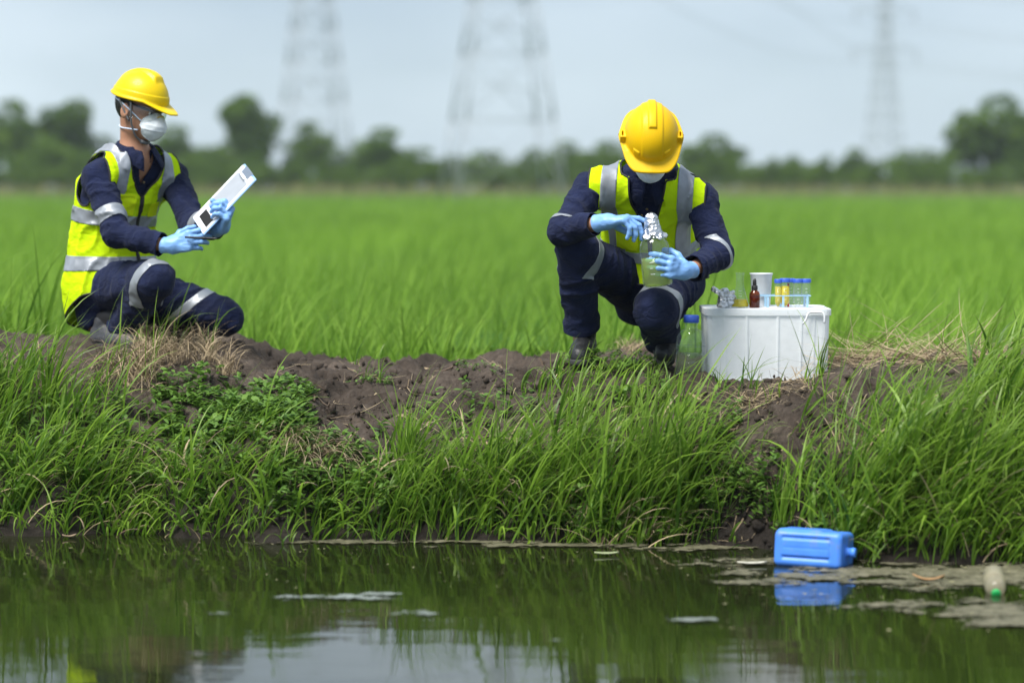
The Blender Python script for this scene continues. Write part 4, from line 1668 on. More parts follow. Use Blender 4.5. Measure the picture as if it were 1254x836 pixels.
V, F, m_ = tapered(BX, BY, 0.006, BH, tp, 1.0)
F.append(tuple(range(m_ - 1, -1, -1)))
ob = obj("bin", V, F, MATS["bin_plastic"], box)
solidify(ob, 0.003)
for o_ in (ob,):
    for p_ in o_.data.polygons:
        p_.use_smooth = False
for (hx, hz) in ((0.0, 0),):
    V, F, m_ = tapered(BX * tp + 0.006, BY * tp + 0.006, 0.0, 0.014, 1.0, 1.0)
    F += [tuple(range(m_ - 1, -1, -1)), tuple(range(m_, 2 * m_))]
    obj("foot_rim", V, F, MATS["lid_plastic"], box, False)
for sy in (-1, 1):
    for kx in (-0.17, -0.085, 0.035, 0.125, 0.175):
        y0, y1 = sy * (BY * tp + 0.0005), sy * (BY + 0.0005)
        w = 0.004
        V = A([(kx * tp - w, y0, 0.015), (kx * tp + w, y0, 0.015), (kx + w, y1, BH - 0.012), (kx - w, y1, BH - 0.012),
               (kx * tp - w, y0 + sy * 0.004, 0.015), (kx * tp + w, y0 + sy * 0.004, 0.015), (kx + w, y1 + sy * 0.004, BH - 0.012), (kx - w, y1 + sy * 0.004, BH - 0.012)])
        obj("rib", V, [(4, 5, 6, 7), (0, 4, 7, 3), (1, 2, 6, 5), (3, 7, 6, 2), (0, 1, 5, 4)], MATS["lid_plastic"], box, False)
V, F, m_ = tapered(BX + 0.006, BY + 0.006, BH - 0.017, BH + 0.006, 1.0, 1.0, 0.034)
ld = obj("lid", V, F, MATS["lid_plastic"], box, False)
solidify(ld, 0.003)
V, F, m_ = tapered(BX + 0.006, BY + 0.006, BH + 0.006, BH + 0.0085, 1.0, 0.985, 0.034)
F += [tuple(range(m_ - 1, -1, -1)), tuple(range(m_, 2 * m_))]
obj("lid_top", V, F, MATS["lid_plastic"], ld, False)
for sy in (-1,):
    V, F = boxm(-0.205, -0.185, -BY - 0.014, -BY - 0.008, BH - 0.03, BH + 0.008)
    # white wire handle clip over the right of the lid
    pts = [(0.128, -BY - 0.022, BH - 0.048), (0.140, -BY - 0.024, BH - 0.036), (0.147, -BY - 0.022, BH - 0.010), (0.152, -BY - 0.016, BH - 0.004),
           (0.205, -BY - 0.016, BH - 0.003), (0.212, -BY - 0.020, BH - 0.012), (0.212, -BY - 0.022, BH - 0.045)]
    V, F = tube(resample(pts, 0.006, False), 0.004, 8)
    obj("lid_clip", V, F, MATS["white_plastic"], box)
V, F = boxm(0.175, 0.218, -BY + 0.01, -BY + 0.055, BH + 0.006, BH + 0.020)
bevel(obj("lid_latch", V, F, MATS["white_plastic"], box, False), 0.003)

TOPZ = BOX_C[2] + BH + 0.0088


def top_at(px, dy):
    """Point on the box lid below a pixel column, dy behind the box middle."""
    Y = BOX_C[1] + dy
    return A((at(px, 375, Y).x, Y, TOPZ))


# ---- things on the lid
fl = empty("conical_flask", top_at(906, -0.06))
tag(fl, "conical glass flask with a little yellow liquid on the box lid", "flask")
pf = [(0.001, 0.002), (0.032, 0.0), (0.036, 0.004), (0.0355, 0.010), (0.016, 0.078), (0.0145, 0.086), (0.0145, 0.125), (0.017, 0.131), (0.0175, 0.134), (0.0155, 0.135)]
V, F = lathe(pf, 36, False)
obj("glass_body", V, F, MATS["clear_glass"], fl)
V, F = lathe([(0.0005, 0.0035), (0.031, 0.0035), (0.0335, 0.007), (0.0336, 0.012), (0.0272, 0.032), (0.0005, 0.032)], 36, False)
obj("liquid", V, F, MATS["yellow_liquid"], fl)
for k, zz in enumerate((0.045, 0.055, 0.065)):
    rr = np.interp(zz, [0.010, 0.078], [0.0355, 0.016]) + 0.0006
    an = np.linspace(-1.9, -1.35, 6)
    V = np.concatenate([np.stack([rr * np.cos(an), rr * np.sin(an), np.full(6, zz + d)], 1) for d in (-0.0006, 0.0006)])
    obj("graduation", V, [(i, i + 1, i + 7, i + 6) for i in range(5)], MATS["ink_white"], fl)

dr = empty("dropper_bottle", top_at(924, -0.075))
tag(dr, "small amber glass dropper bottle with black rubber bulb", "bottle")
V, F = lathe([(0.001, 0.001), (0.019, 0.0), (0.0205, 0.003), (0.0205, 0.052), (0.018, 0.061), (0.009, 0.068), (0.009, 0.075)], 32, False)
obj("glass_body", V, F, MATS["amber_glass"], dr)
V, F = lathe([(0.0005, 0.002), (0.018, 0.002), (0.0195, 0.005), (0.0195, 0.046), (0.0005, 0.046)], 32, False)
obj("liquid", V, F, MATS["amber_liquid"], dr)
V, F = lathe([(0.0115, 0.068), (0.0118, 0.070), (0.0118, 0.084), (0.010, 0.086), (0.0005, 0.086)], 24, False)
obj("cap", V, F, MATS["rubber_black"], dr)
V, F = lathe([(0.007, 0.086), (0.0075, 0.092), (0.0066, 0.106), (0.004, 0.112), (0.0005, 0.1135)], 20, False)
obj("rubber_bulb", V, F, MATS["rubber_black"], dr)
V, F = tube([(0, 0, 0.07), (0, 0, 0.012)], 0.003, 8)
obj("pipette", V, F, MATS["clear_glass"], dr)

cu = empty("plastic_beaker", top_at(932, 0.07))
tag(cu, "white plastic beaker standing behind the amber dropper bottle", "beaker")
V, F = lathe([(0.036, 0.0), (0.043, 0.122), (0.046, 0.126), (0.046, 0.129), (0.041, 0.127), (0.034, 0.004), (0.0005, 0.004)], 36, False)
obj("cup_body", V, F, MATS["white_plastic"], cu)


def foil_lump(P):
    d = np.abs(cone(P, (0, 0, 0.012), (0.004, 0, 0.055), 0.020, 0.016)) - 0.003
    d = np.minimum(d, cone(P, (0, 0, 0.01), (0, 0, 0.03), 0.018, 0.014))
    wing = rbox(P, (-0.020, 0.0, 0.060), (0.028, 0.020, 0.006), 0.003, ((0.85, 0, -0.5), (0, 1, 0), (0.5, 0, 0.85)))
    w2 = rbox(P, (0.026, -0.006, 0.036), (0.016, 0.014, 0.024), 0.004, ((0.9, 0.3, 0.2), (-0.3, 0.95, 0), (-0.2, 0, 0.95)))
    d = np.minimum(np.minimum(d, wing), w2)
    return np.maximum(d, 0.004 - P[:, 2])


V, Q = crumple(foil_lump, (-0.07, -0.06, -0.01), (0.07, 0.06, 0.1), 0.0026, 14, 0.008, 75)
fo = obj("foil_lump", V, Q, MATS["foil"], None, False, top_at(886, -0.06))
tag(fo, "crumpled lump of aluminium foil at the end of the box lid", "foil")

# tubes in a rack
rack = empty("tube_rack", top_at(958, -0.02))
tag(rack, "pale blue wire-thin tube rack standing on the box lid", "rack")
rx0, rx1 = -0.110, 0.078
V, F = boxm(rx0, rx1, -0.045, 0.045, 0.044, 0.047)
TUBES = [(-0.018, -0.028, 'y1'), (0.010, -0.020, 'y2'), (0.036, 0.024, 'c'), (0.060, -0.022, 'c'), (0.092, -0.018, 'c')]
# tray plate as a frame of bars round the tubes
for (x0, x1, y0, y1) in ((rx0, rx1, -0.052, -0.044), (rx0, rx1, 0.040, 0.048), (rx0, rx0 + 0.008, -0.044, 0.040), (rx1 + 0.020, rx1 + 0.028, -0.052, 0.048), (rx1, rx1 + 0.020, -0.052, -0.044), (rx1, rx1 + 0.020, 0.040, 0.048)):
    V, F = boxm(x0, x1, y0, y1, 0.044, 0.0475)
    obj("rack_bar", V, F, MATS["rack_blue"], rack, False)
for x in (-0.062, -0.002, 0.092):
    for y in (-0.048, 0.044):
        V, F = boxm(x - 0.004, x + 0.004, y - 0.003, y + 0.003, 0.0, 0.044)
        obj("leg", V, F, MATS["rack_blue"], rack, False)
TX = {'y1': "slim capped tube of pale yellow liquid in the rack", 'y2': "tall blue-capped tube of bright yellow liquid in the rack",
      'c': "clear empty blue-capped tube in the rack"}
for i, (dx, dy, kd) in enumerate(TUBES):
    r = {'y1': 0.0125, 'y2': 0.0185, 'c': 0.0165}[kd]
    if i >= 3:
        r = 0.0175
    h = {'y1': 0.108, 'y2': 0.111, 'c': 0.109}[kd]
    p = top_at(958, -0.02) + A((dx, dy + 0.02, 0))
    t = empty("sample_tube", p)
    tag(t, TX[kd], "tube", "capped sample tubes in the rack")
    V, F = lathe([(0.002, 0.0), (r * 0.35, 0.002), (r * 0.92, 0.016), (r, 0.020), (r, h - 0.012)], 24, False)
    obj("tube_body", V, F, MATS["tube_clear"], t)
    if kd != 'c':
        top = 0.082 if kd == 'y2' else 0.080
        V, F = lathe([(0.001, 0.003), (r * 0.3, 0.004), (r * 0.86, 0.017), (r * 0.93, 0.021), (r * 0.93, top), (0.0005, top)], 24, False)
        obj("liquid", V, F, MATS["yellow_liquid" if kd == 'y2' else "pale_yellow_liquid"], t)
    cr = r + 0.0025
    V, F = lathe([(cr, h - 0.014), (cr, h - 0.001), (cr * 0.92, h + 0.001), (0.0005, h + 0.001)], 24, False)
    obj("cap", V, F, MATS["cap_blue"], t)
    for k in range(4):
        zz = 0.03 + 0.014 * k
        an = np.linspace(-1.8, -1.35, 5)
        V = np.concatenate([np.stack([(r + 0.0005) * np.cos(an), (r + 0.0005) * np.sin(an), np.full(5, zz + d)], 1) for d in (-0.0006, 0.0006)])
        obj("graduation", V, [(a, a + 1, a + 6, a + 5) for a in range(4)], MATS["ink_white"], t)
p = top_at(958, -0.02) + A((0.024, 0.010, 0))
V, F = lathe([(0.001, 0.0), (0.0035, 0.001), (0.0042, 0.006), (0.0042, 0.088), (0.003, 0.092), (0.0005, 0.092)], 14, False)
rd = obj("red_stick", V, F, MATS["tube_red"], None, True, p)
tag(rd, "thin red stick standing between the sample tubes", "stick")

# ---- blue jerrycan floating by the bank
CAN_P = A(at(1001, 689, 7.98))
def can(P):
    d = rbox(P, (0, 0, 0), (0.126, 0.100, 0.066), 0.020)
    d = smin(d, rbox(P, (-0.035, 0.0, 0.004), (0.085, 0.088, 0.068), 0.014), 0.006)
    # recessed label panels on both broad faces, groove lines
    for s in (-1, 1):
        rec = rbox(P, (-0.006, s * 0.104, 0.004), (0.090, 0.010, 0.042), 0.006)
        d = smax(d, -rec, 0.005)
        d = smin(d, rbox(P, (-0.006, s * 0.098, 0.004), (0.088, 0.003, 0.030), 0.003), 0.003)
        d = smax(d, -(np.hypot(P[:, 1] - s * 0.1015, P[:, 2] - 0.004) - 0.0025) - 10 * (np.abs(P[:, 0] + 0.006) > 0.085), 0.002)
    return d - 0.0006 * fbm(P * 18, 3, 2)
V, Q = surface(can, (-0.18, -0.13, -0.1), (0.18, 0.13, 0.1), 0.004)
jc = empty("jerrycan", CAN_P)
jc.scale = (0.92, 0.92, 0.92)
tag(jc, "blue plastic jerrycan lying on its side at the water's edge", "jerrycan")
jc.location = (CAN_P[0], CAN_P[1] + 0.09, 0.050)
jc.rotation_euler = (math.radians(-6), math.radians(0.5), math.radians(-22))
cb = obj("can_body", V, Q, MATS["can_blue"], jc)
V, F = lathe([(0.022, 0.0), (0.022, 0.010), (0.018, 0.012), (0.018, 0.018), (0.0205, 0.019), (0.0215, 0.034), (0.019, 0.038), (0.0005, 0.038)], 28, False)
obj("screw_cap", V[:, [2, 0, 1]] * A((1, 0.85, 0.85)) + A((0.122, -0.02, -0.004)), F, MATS["can_blue"], jc)

# ---- floating bottle with green cap
fb = empty("floating_bottle")
tag(fb, "dirty clear plastic bottle with green cap floating in the scum", "bottle")
fb_p = A(at(1222, 732, 7.45))
za = nrm((-0.10, -0.84, -0.34))
xa = nrm(np.cross((0, 0, 1), za))
frame(fb, (fb_p[0] + 0.005, fb_p[1] + 0.10, 0.052), xa, np.cross(za, xa), za)
fb.scale = (0.95, 0.95, 0.66)
prof = bottle_profile(0.034, 0.200, 0.0125, 0.024, 0.24, 0.005)
prof = [(r * (1 - 0.05 * math.exp(-((z - 0.07) / 0.012) ** 2)), z) for r, z in prof]
V, F = lathe(prof, 30, False)
obj("plastic_body", V, F, MATS["pet_dirty"], fb)
V, F = lathe([(0.0352, 0.055), (0.0356, 0.056), (0.0356, 0.098), (0.0352, 0.099)], 30, False)
obj("label_sleeve", V, F, MATS["paper_white"] if False else MATS["pet_dirty"], fb)
V, F = lathe([(0.0150, 0.182), (0.0155, 0.184), (0.0155, 0.200), (0.014, 0.203), (0.0005, 0.2035)], 24, False)
obj("cap", V, F, MATS["cap_green"], fb)

# ================================================================ vegetation and litter on the bank
leaf_mat("bank_grass", (0.060, 0.150, 0.014), (0.270, 0.455, 0.048), (0.31, 0.43, 0.08), 0.42, 0.5, 0.4)
leaf_mat("rice_leaf", (0.082, 0.200, 0.020), (0.255, 0.450, 0.050), (0.30, 0.45, 0.08), 0.6, 0.5, 0.15)
leaf_mat("weed_leaf", (0.060, 0.140, 0.020), (0.160, 0.290, 0.045), (0.16, 0.28, 0.05), 0.5, 0.35)
leaf_mat("dry_straw", (0.12, 0.085, 0.055), (0.55, 0.44, 0.27), (0.50, 0.42, 0.30), 0.75, 0.15, 0.2)


def ribbon(root, L, W, az, lean, bend, S, roll=None, rg=rng, power=1.4):
    """Curved, tapering blades; returns V, quads, along (per vertex)."""
    n = len(root)
    s = np.linspace(0, 1, S + 1)
    tilt = lean[:, None] + bend[:, None] * (s ** power)[None]
    ds = (L / S)[:, None]
    hx = np.sin(tilt)[:, :-1] * ds
    hz = np.cos(tilt)[:, :-1] * ds
    h = np.concatenate([np.zeros((n, 1)), np.cumsum(hx, 1)], 1)
    z = np.concatenate([np.zeros((n, 1)), np.cumsum(hz, 1)], 1)
    cx, cy = np.cos(az)[:, None], np.sin(az)[:, None]
    # slight sideways sweep
    sw = rg.normal(0, 0.12, (n, 1)) * L[:, None] * (s ** 2)[None]
    X = root[:, 0:1] + h * cx - sw * cy
    Y = root[:, 1:2] + h * cy + sw * cx
    Z = root[:, 2:3] + z
    C = np.stack([X, Y, Z], -1)
    if roll is None:
        roll = rg.uniform(-0.9, 0.9, n)
    side = np.stack([-np.sin(az + roll), np.cos(az + roll), 0.25 * np.sin(roll * 2)], -1)
    w = W[:, None] * (np.minimum(1, 0.55 + 1.6 * s) * (1 - s ** 2.2) ** 0.8 + 0.02)[None] * 0.5
    Lf = C - side[:, None] * w[..., None]
    Rt = C + side[:, None] * w[..., None]
    V = np.stack([Lf, Rt], 2).reshape(-1, 3)
    base = (np.arange(n) * (S + 1) * 2)[:, None] + (np.arange(S) * 2)[None]
    Q = np.stack([base, base + 1, base + 3, base + 2], -1).reshape(-1, 4)
    al = np.repeat(np.tile(s, n), 2)
    return V, Q, al


def pack(chunks):
    Vs, Qs, als, tis, o = [], [], [], [], 0
    for V, Q, al, ti in chunks:
        Vs.append(V); Qs.append(Q + o); als.append(al); tis.append(ti)
        o += len(V)
    return np.concatenate(Vs), np.concatenate(Qs), np.concatenate(als), np.concatenate(tis)


def stuff(name, label, chunks, mat, cat=None):
    V, Q, al, ti = pack(chunks)
    me = mesh_np(name, V, Q)
    attr(me, "along", al)
    attr(me, "tint", np.clip(ti, 0, 1))
    o = link(name, me, MATS[mat])
    return tag(o, label, cat, None, "stuff")


def ground_hit(px, py):
    """Points where the bank lies under photograph pixels."""
    px, py = np.asarray(px, float), np.asarray(py, float)
    u, v = (px - IMW / 2) / FPX, -(py - IMH / 2) / FPX
    D = np.stack([u, math.cos(PITCH) + v * math.sin(PITCH), -math.sin(PITCH) + v * math.cos(PITCH)], -1)
    D /= D[:, 1:2]
    ys = np.linspace(7.6, 11.4, 190)
    hit = np.full(len(px), np.nan)
    for y in ys:
        m = np.isnan(hit)
        if not m.any():
            break
        x, z = D[m, 0] * y, CAMZ + D[m, 2] * y
        g = terrain(x, np.full_like(x, y), False)
        h = np.where(z < g, y, np.nan)
        hit[m] = h
    ok = ~np.isnan(hit)
    y = hit[ok]
    x = D[ok, 0] * y
    return np.stack([x, y, terrain(x, y)], -1)


def area(x0, x1, y0, y1, n):
    return ground_hit(rng.uniform(x0, x1, n), rng.uniform(y0, y1, n))


def tuft(C, per, L, Lsd, spread, lean_to=0.15, wid=0.0075, S=7, bend=0.9, az_bias=0.0, azsd=1.5):
    """Blades growing in clumps at centres C; wind pushes them to +x."""
    n = len(C) * per
    cl = np.repeat(np.arange(len(C)), per)
    r = np.abs(rng.normal(0, spread, n))
    a = rng.uniform(0, 2 * math.pi, n)
    root = C[cl] + np.stack([r * np.cos(a), r * np.sin(a), np.zeros(n)], -1)
    root[:, 2] = terrain(root[:, 0], root[:, 1]) - 0.008
    root[:, 2] = np.maximum(root[:, 2], -0.03)
    cs = rng.normal(1, 0.16, len(C))
    ln = np.clip(rng.normal(L, Lsd, n) * cs[cl], L * 0.3, L * 1.7)
    az = a * 0.5 + rng.normal(az_bias, azsd, n)
    az = np.where(rng.random(n) < 0.70, rng.normal(az_bias, 0.6, n), az)
    lean = np.abs(rng.normal(lean_to, 0.16, n))
    bd = np.abs(rng.normal(bend, 0.55, n))
    bd = np.where(rng.random(n) < 0.12, bd + 1.1, bd)
    W = wid * rng.uniform(0.6, 1.5, n)
    V, Q, al = ribbon(root, ln, W, az, lean, bd, S)
    ti = np.repeat(np.clip(rng.normal(0.48, 0.34, n) + rng.normal(0, 0.12, len(C))[cl], 0, 1), (S + 1) * 2)
    return V, Q, al, ti


G = stuff
left = [tuft(area(-60, 110, 560, 655, 34), 10, 0.22, 0.06, 0.035, 0.3, 0.0085, bend=1.2),
        tuft(area(-60, 75, 470, 535, 26), 12, 0.31, 0.07, 0.03, 0.15, 0.0085),
        tuft(area(60, 130, 490, 560, 12), 9, 0.22, 0.06, 0.03, 0.25, 0.0085),
        tuft(area(90, 330, 585, 664, 52), 9, 0.205, 0.06, 0.035, 0.35, 0.008, bend=1.4),
        tuft(area(60, 330, 540, 610, 24), 6, 0.19, 0.05, 0.03, 0.4, 0.008, bend=1.2),
        tuft(area(-800, -60, 480, 660, 130), 10, 0.27, 0.08, 0.04, 0.2, 0.0085)]
left.append(tuft(area(-60, 480, 645, 664, 24), 6, 0.17, 0.05, 0.03, 0.5, 0.008, bend=1.5, az_bias=-0.9))
G("bank_grass", "long green grass leaning over the pond below the clipboard holder", left, "bank_grass", "grass")
mid = [tuft(area(480, 900, 648, 672, 20), 6, 0.18, 0.05, 0.03, 0.5, 0.008, bend=1.5, az_bias=-0.9), tuft(area(330, 480, 615, 668, 16), 8, 0.20, 0.06, 0.03, 0.3, 0.008, bend=1.4),
       tuft(area(475, 560, 575, 668, 22), 9, 0.25, 0.06, 0.03, 0.2, 0.0085, bend=1.0),
       tuft(area(482, 505, 560, 590, 5), 11, 0.34, 0.06, 0.02, 0.08, 0.0085, bend=0.5),
       tuft(area(545, 700, 605, 668, 32), 10, 0.31, 0.08, 0.03, 0.35, 0.0095, bend=0.95, az_bias=0.05),
       tuft(area(670, 850, 580, 662, 36), 13, 0.40, 0.09, 0.03, 0.25, 0.0095, bend=0.75, az_bias=0.05),
       tuft(area(670, 870, 500, 570, 26), 9, 0.17, 0.05, 0.03, 0.3, 0.008, bend=1.2),
       tuft(area(700, 880, 465, 490, 16), 7, 0.09, 0.03, 0.03, 0.3, 0.006)]
G("bank_grass", "tall green grass clumps on the bank below the person with the bottle", mid, "bank_grass", "grass")
right = [tuft(area(1050, 1300, 672, 694, 24), 8, 0.2, 0.05, 0.03, 0.5, 0.0085, bend=1.4, az_bias=-0.9), tuft(area(1020, 1300, 590, 694, 74), 12, 0.34, 0.08, 0.04, 0.25, 0.009, bend=1.1),
         tuft(area(1060, 1300, 520, 600, 46), 11, 0.30, 0.07, 0.035, 0.25, 0.009, bend=1.1),
         tuft(area(1200, 1300, 460, 510, 18), 10, 0.22, 0.06, 0.035, 0.3, 0.0085, bend=1.0),
         tuft(area(1300, 2050, 470, 690, 190), 11, 0.34, 0.08, 0.04, 0.25, 0.009),
         tuft(area(945, 962, 635, 665, 3), 12, 0.30, 0.06, 0.014, 0.1, 0.008, bend=0.45),
         tuft(area(970, 1030, 580, 675, 9), 8, 0.26, 0.06, 0.025, 0.2, 0.0085)]
G("bank_grass", "dense green grass bank standing behind the blue jerrycan", right, "bank_grass", "grass")
thin = [tuft(area(180, 260, 428, 446, 5), 6, 0.24, 0.07, 0.02, 0.3, 0.0055, bend=0.4),
        tuft(area(100, 200, 440, 500, 6), 5, 0.24, 0.07, 0.02, 0.2, 0.0055, bend=0.5),
        tuft(area(420, 470, 455, 500, 4), 5, 0.10, 0.04, 0.02, 0.2, 0.005),
        tuft(area(868, 1010, 472, 486, 9), 4, 0.14, 0.05, 0.015, 0.12, 0.005, bend=0.5),
        tuft(area(998, 1008, 468, 476, 2), 8, 0.17, 0.04, 0.010, 0.1, 0.0055, bend=0.35),
        tuft(area(640, 700, 480, 500, 5), 7, 0.12, 0.04, 0.02),
        tuft(area(880, 1000, 510, 600, 8), 5, 0.2, 0.05, 0.02, 0.5, 0.006, bend=1.0)]
fine = [tuft(area(-60, 350, 560, 662, 36), 5, 0.26, 0.08, 0.05, 0.35, 0.0045, bend=1.3),
        tuft(area(470, 880, 590, 665, 66), 6, 0.32, 0.09, 0.05, 0.35, 0.0045, bend=1.1),
        tuft(area(1000, 1300, 500, 690, 70), 6, 0.36, 0.09, 0.05, 0.35, 0.0045, bend=1.1)]
thin += fine
G("grass_sprigs", "thin single grass sprigs sprouting from the bare soil", thin, "bank_grass", "grass")


# ---- broad-leaved weeds
def weeds(C, per, leaf, height):
    n = len(C) * per
    cl = np.repeat(np.arange(len(C)), per)
    hgt = np.repeat(rng.uniform(0.5, 1.2, len(C)) * height, per) * rng.uniform(0.15, 1.0, n)
    a = rng.uniform(0, 2 * math.pi, n)
    lean = np.repeat(rng.normal(0, 0.5, len(C)), per)
    laz = np.repeat(rng.uniform(0, 6.28, len(C)), per)
    base = C[cl] + np.stack([np.cos(laz) * lean * hgt + rng.normal(0, 0.006, n), np.sin(laz) * lean * hgt + rng.normal(0, 0.006, n), hgt], -1)
    L = leaf * rng.uniform(0.6, 1.3, n)
    up = rng.uniform(-0.1, 0.8, n)
    d = np.stack([np.cos(a) * np.cos(up), np.sin(a) * np.cos(up), np.sin(up)], -1)
    sd = np.stack([-np.sin(a), np.cos(a), rng.normal(0, 0.25, n)], -1)
    nv = np.cross(d, sd)
    pts, al = [], []
    for t, w, dz in ((0.0, 0.04, 0), (0.3, 0.20, 0.02), (0.6, 0.23, 0.0), (0.85, 0.13, -0.06), (1.0, 0.01, -0.14)):
        c = base + d * (L * t)[:, None] + nv * (L * dz)[:, None]
        pts += [c - sd * (L * w)[:, None] - nv * (L * 0.04)[:, None], c + sd * (L * w)[:, None] - nv * (L * 0.04)[:, None]]
        al += [t, t]
    V = np.stack(pts, 1).reshape(-1, 3)
    b0 = (np.arange(n) * 10)[:, None] + (np.arange(4) * 2)[None]
    Q = np.stack([b0, b0 + 1, b0 + 3, b0 + 2], -1).reshape(-1, 4)
    ti = np.repeat(np.clip(rng.normal(0.5, 0.2, n) + 0.25 * (hgt / height - 0.5), 0, 1), 10)
    ch = [(V, Q, np.tile(A(al) * 0.5, n), ti)]
    # stems
    m = len(C)
    hs = height * 0.9 * np.ones(m)
    ch2 = ribbon(C - A((0, 0, 0.006)), hs, np.full(m, 0.003), rng.uniform(0, 6.28, m), np.abs(rng.normal(0, 0.4, m)), np.zeros(m), 3)
    ch.append((*ch2, np.full(len(ch2[0]), 0.3)))
    return ch


wd = []
for (x0, x1, y0, y1, n, per, lf, h) in ((190, 385, 478, 545, 210, 13, 0.030, 0.055), (250, 360, 500, 560, 90, 14, 0.034, 0.08),
                                        (330, 480, 545, 650, 170, 13, 0.032, 0.08), (690, 810, 450, 482, 60, 12, 0.026, 0.05),
                                        (820, 960, 585, 668, 70, 12, 0.030, 0.10), (480, 900, 500, 660, 150, 12, 0.032, 0.10),
                                        (430, 480, 465, 478, 26, 9, 0.016, 0.02), (560, 605, 462, 474, 22, 9, 0.016, 0.02),
                                        (1000, 1254, 600, 690, 90, 11, 0.030, 0.10), (0, 330, 500, 650, 240, 12, 0.032, 0.10),
                                        (700, 850, 600, 660, 60, 12, 0.03, 0.10)):
    wd += weeds(area(x0, x1, y0, y1, n), per, lf, h)
G("broadleaf_weeds", "low broad-leaved green weeds creeping over the soil slope", wd, "weed_leaf", "weeds")


# ---- dry grass and straw
def straw(C, per, L, spread, lean=1.2, bend=0.9, wid=0.0032, S=6, droop=None):
    n = len(C) * per
    cl = np.repeat(np.arange(len(C)), per)
    root = C[cl] + rng.normal(0, spread, (n, 3)) * A((1, 1, 0))
    root[:, 2] = terrain(root[:, 0], root[:, 1]) + rng.uniform(0.0, 0.02, n)
    ln = np.clip(rng.normal(L, L * 0.3, n), L * 0.3, L * 2)
    az = rng.uniform(0, 6.28, n)
    ln_ = np.clip(rng.normal(lean, 0.25, n), 0, 1.55)
    V, Q, al = ribbon(root, ln, wid * rng.uniform(0.5, 1.3, n), az, ln_, np.clip(rng.normal(bend, 0.4, n), -0.2, 2.4), S)
    V[:, 2] = np.maximum(V[:, 2], terrain(V[:, 0], V[:, 1]) + 0.003)
    ti = np.repeat(np.clip(rng.normal(0.45, 0.25, n), 0, 1), (S + 1) * 2)
    return V, Q, al, ti


dry = [straw(area(170, 280, 428, 470, 26), 34, 0.15, 0.025, 0.5, 1.9),
       straw(area(110, 200, 445, 490, 16), 22, 0.13, 0.03, 0.7, 1.7),
       straw(area(0, 60, 445, 480, 10), 18, 0.12, 0.03, 0.6, 1.6),
       straw(area(735, 785, 425, 440, 10), 26, 0.10, 0.025, 0.7, 1.6)]
G("dry_grass", "brown dried grass tussock lying on the bank top", dry, "dry_straw", "dry grass")
dry = [straw(area(1010, 1200, 440, 464, 60), 22, 0.30, 0.03, 1.52, 0.12, 0.0040),
       straw(area(850, 1010, 470, 510, 22), 9, 0.14, 0.03, 1.3, 0.4),
       straw(area(290, 700, 428, 560, 90), 3, 0.10, 0.03, 1.45, 0.1),
       straw(area(850, 1060, 480, 660, 60), 4, 0.10, 0.03, 1.2, 0.9),
       straw(area(335, 420, 545, 580, 20), 22, 0.16, 0.02, 1.2, 1.9),
       straw(area(600, 900, 560, 660, 60), 4, 0.10, 0.03, 1.0, 1.2)]
dry += [tuft(area(-60, 480, 560, 662, 46), 5, 0.17, 0.06, 0.04, 0.5, 0.006, bend=1.5), tuft(area(480, 880, 540, 668, 60), 5, 0.20, 0.06, 0.04, 0.5, 0.006, bend=1.5),
        tuft(area(1000, 1300, 520, 692, 50), 5, 0.2, 0.06, 0.04, 0.5, 0.006, bend=1.5)]
G("straw_litter", "pale straw and dead stems strewn over the soil", dry, "dry_straw", "straw")

# a few bent twigs that can be told apart
pmat("twig_brown", (0.12, 0.085, 0.06), 0.85, 0.3, 60)
for i, (px, py, dx, dy_) in enumerate(((540, 470, 0.19, 0.10), (430, 468, 0.11, 0.05), (290, 533, 0.13, -0.03), (385, 500, 0.06, 0.02))):
    p = ground_hit([px], [py])[0]
    pts = []
    for k in np.linspace(0, 1, 7):
        x, y = p[0] + dx * k + 0.012 * math.sin(k * 7 + i), p[1] + dy_ * k + 0.01 * math.cos(k * 9 + i)
        pts.append((x, y, tz(x, y) + 0.006 + 0.02 * math.sin(k * math.pi)))
    V, F = tube(pts, np.linspace(0.005, 0.002, 7), 6)
    t = obj("twig", V, F, MATS["twig_brown"])
    tag(t, ["forked-looking bent twig on bare soil beyond the tall grass", "short twig lying on the bare soil between the two people",
            "dead stick among the low weeds below the kneeling person", "small twig at the foot of the bare soil slope"][i], "twig")

# ---- soil clods and small stones
pmat("clod_soil", (0.085, 0.066, 0.053), 0.95, 0.35, 40, 0.7, 150, 0.2)
phi = (1 + 5 ** 0.5) / 2
ICO = A([(-1, phi, 0), (1, phi, 0), (-1, -phi, 0), (1, -phi, 0), (0, -1, phi), (0, 1, phi), (0, -1, -phi), (0, 1, -phi), (phi, 0, -1), (phi, 0, 1), (-phi, 0, -1), (-phi, 0, 1)]) / 1.9
ICF = np.array([(0, 11, 5), (0, 5, 1), (0, 1, 7), (0, 7, 10), (0, 10, 11), (1, 5, 9), (5, 11, 4), (11, 10, 2), (10, 7, 6), (7, 1, 8), (3, 9, 4), (3, 4, 2), (3, 2, 6), (3, 6, 8), (3, 8, 9), (4, 9, 5), (2, 4, 11), (6, 2, 10), (8, 6, 7), (9, 8, 1)])
C = np.concatenate([area(-100, 1350, 405, 470, 900), area(280, 700, 430, 560, 1100), area(840, 1060, 470, 670, 900), area(-60, 1300, 470, 670, 700)])
n = len(C)
R = np.exp(rng.normal(math.log(0.006), 0.6, n)).clip(0.002, 0.026)
V = C[:, None] + ICO[None] * R[:, None, None] * rng.uniform(0.55, 1.4, (n, 12, 1)) * rng.uniform(0.5, 1.4, (n, 1, 3))
T = (ICF[None] + (np.arange(n) * 12)[:, None, None]).reshape(-1, 3)
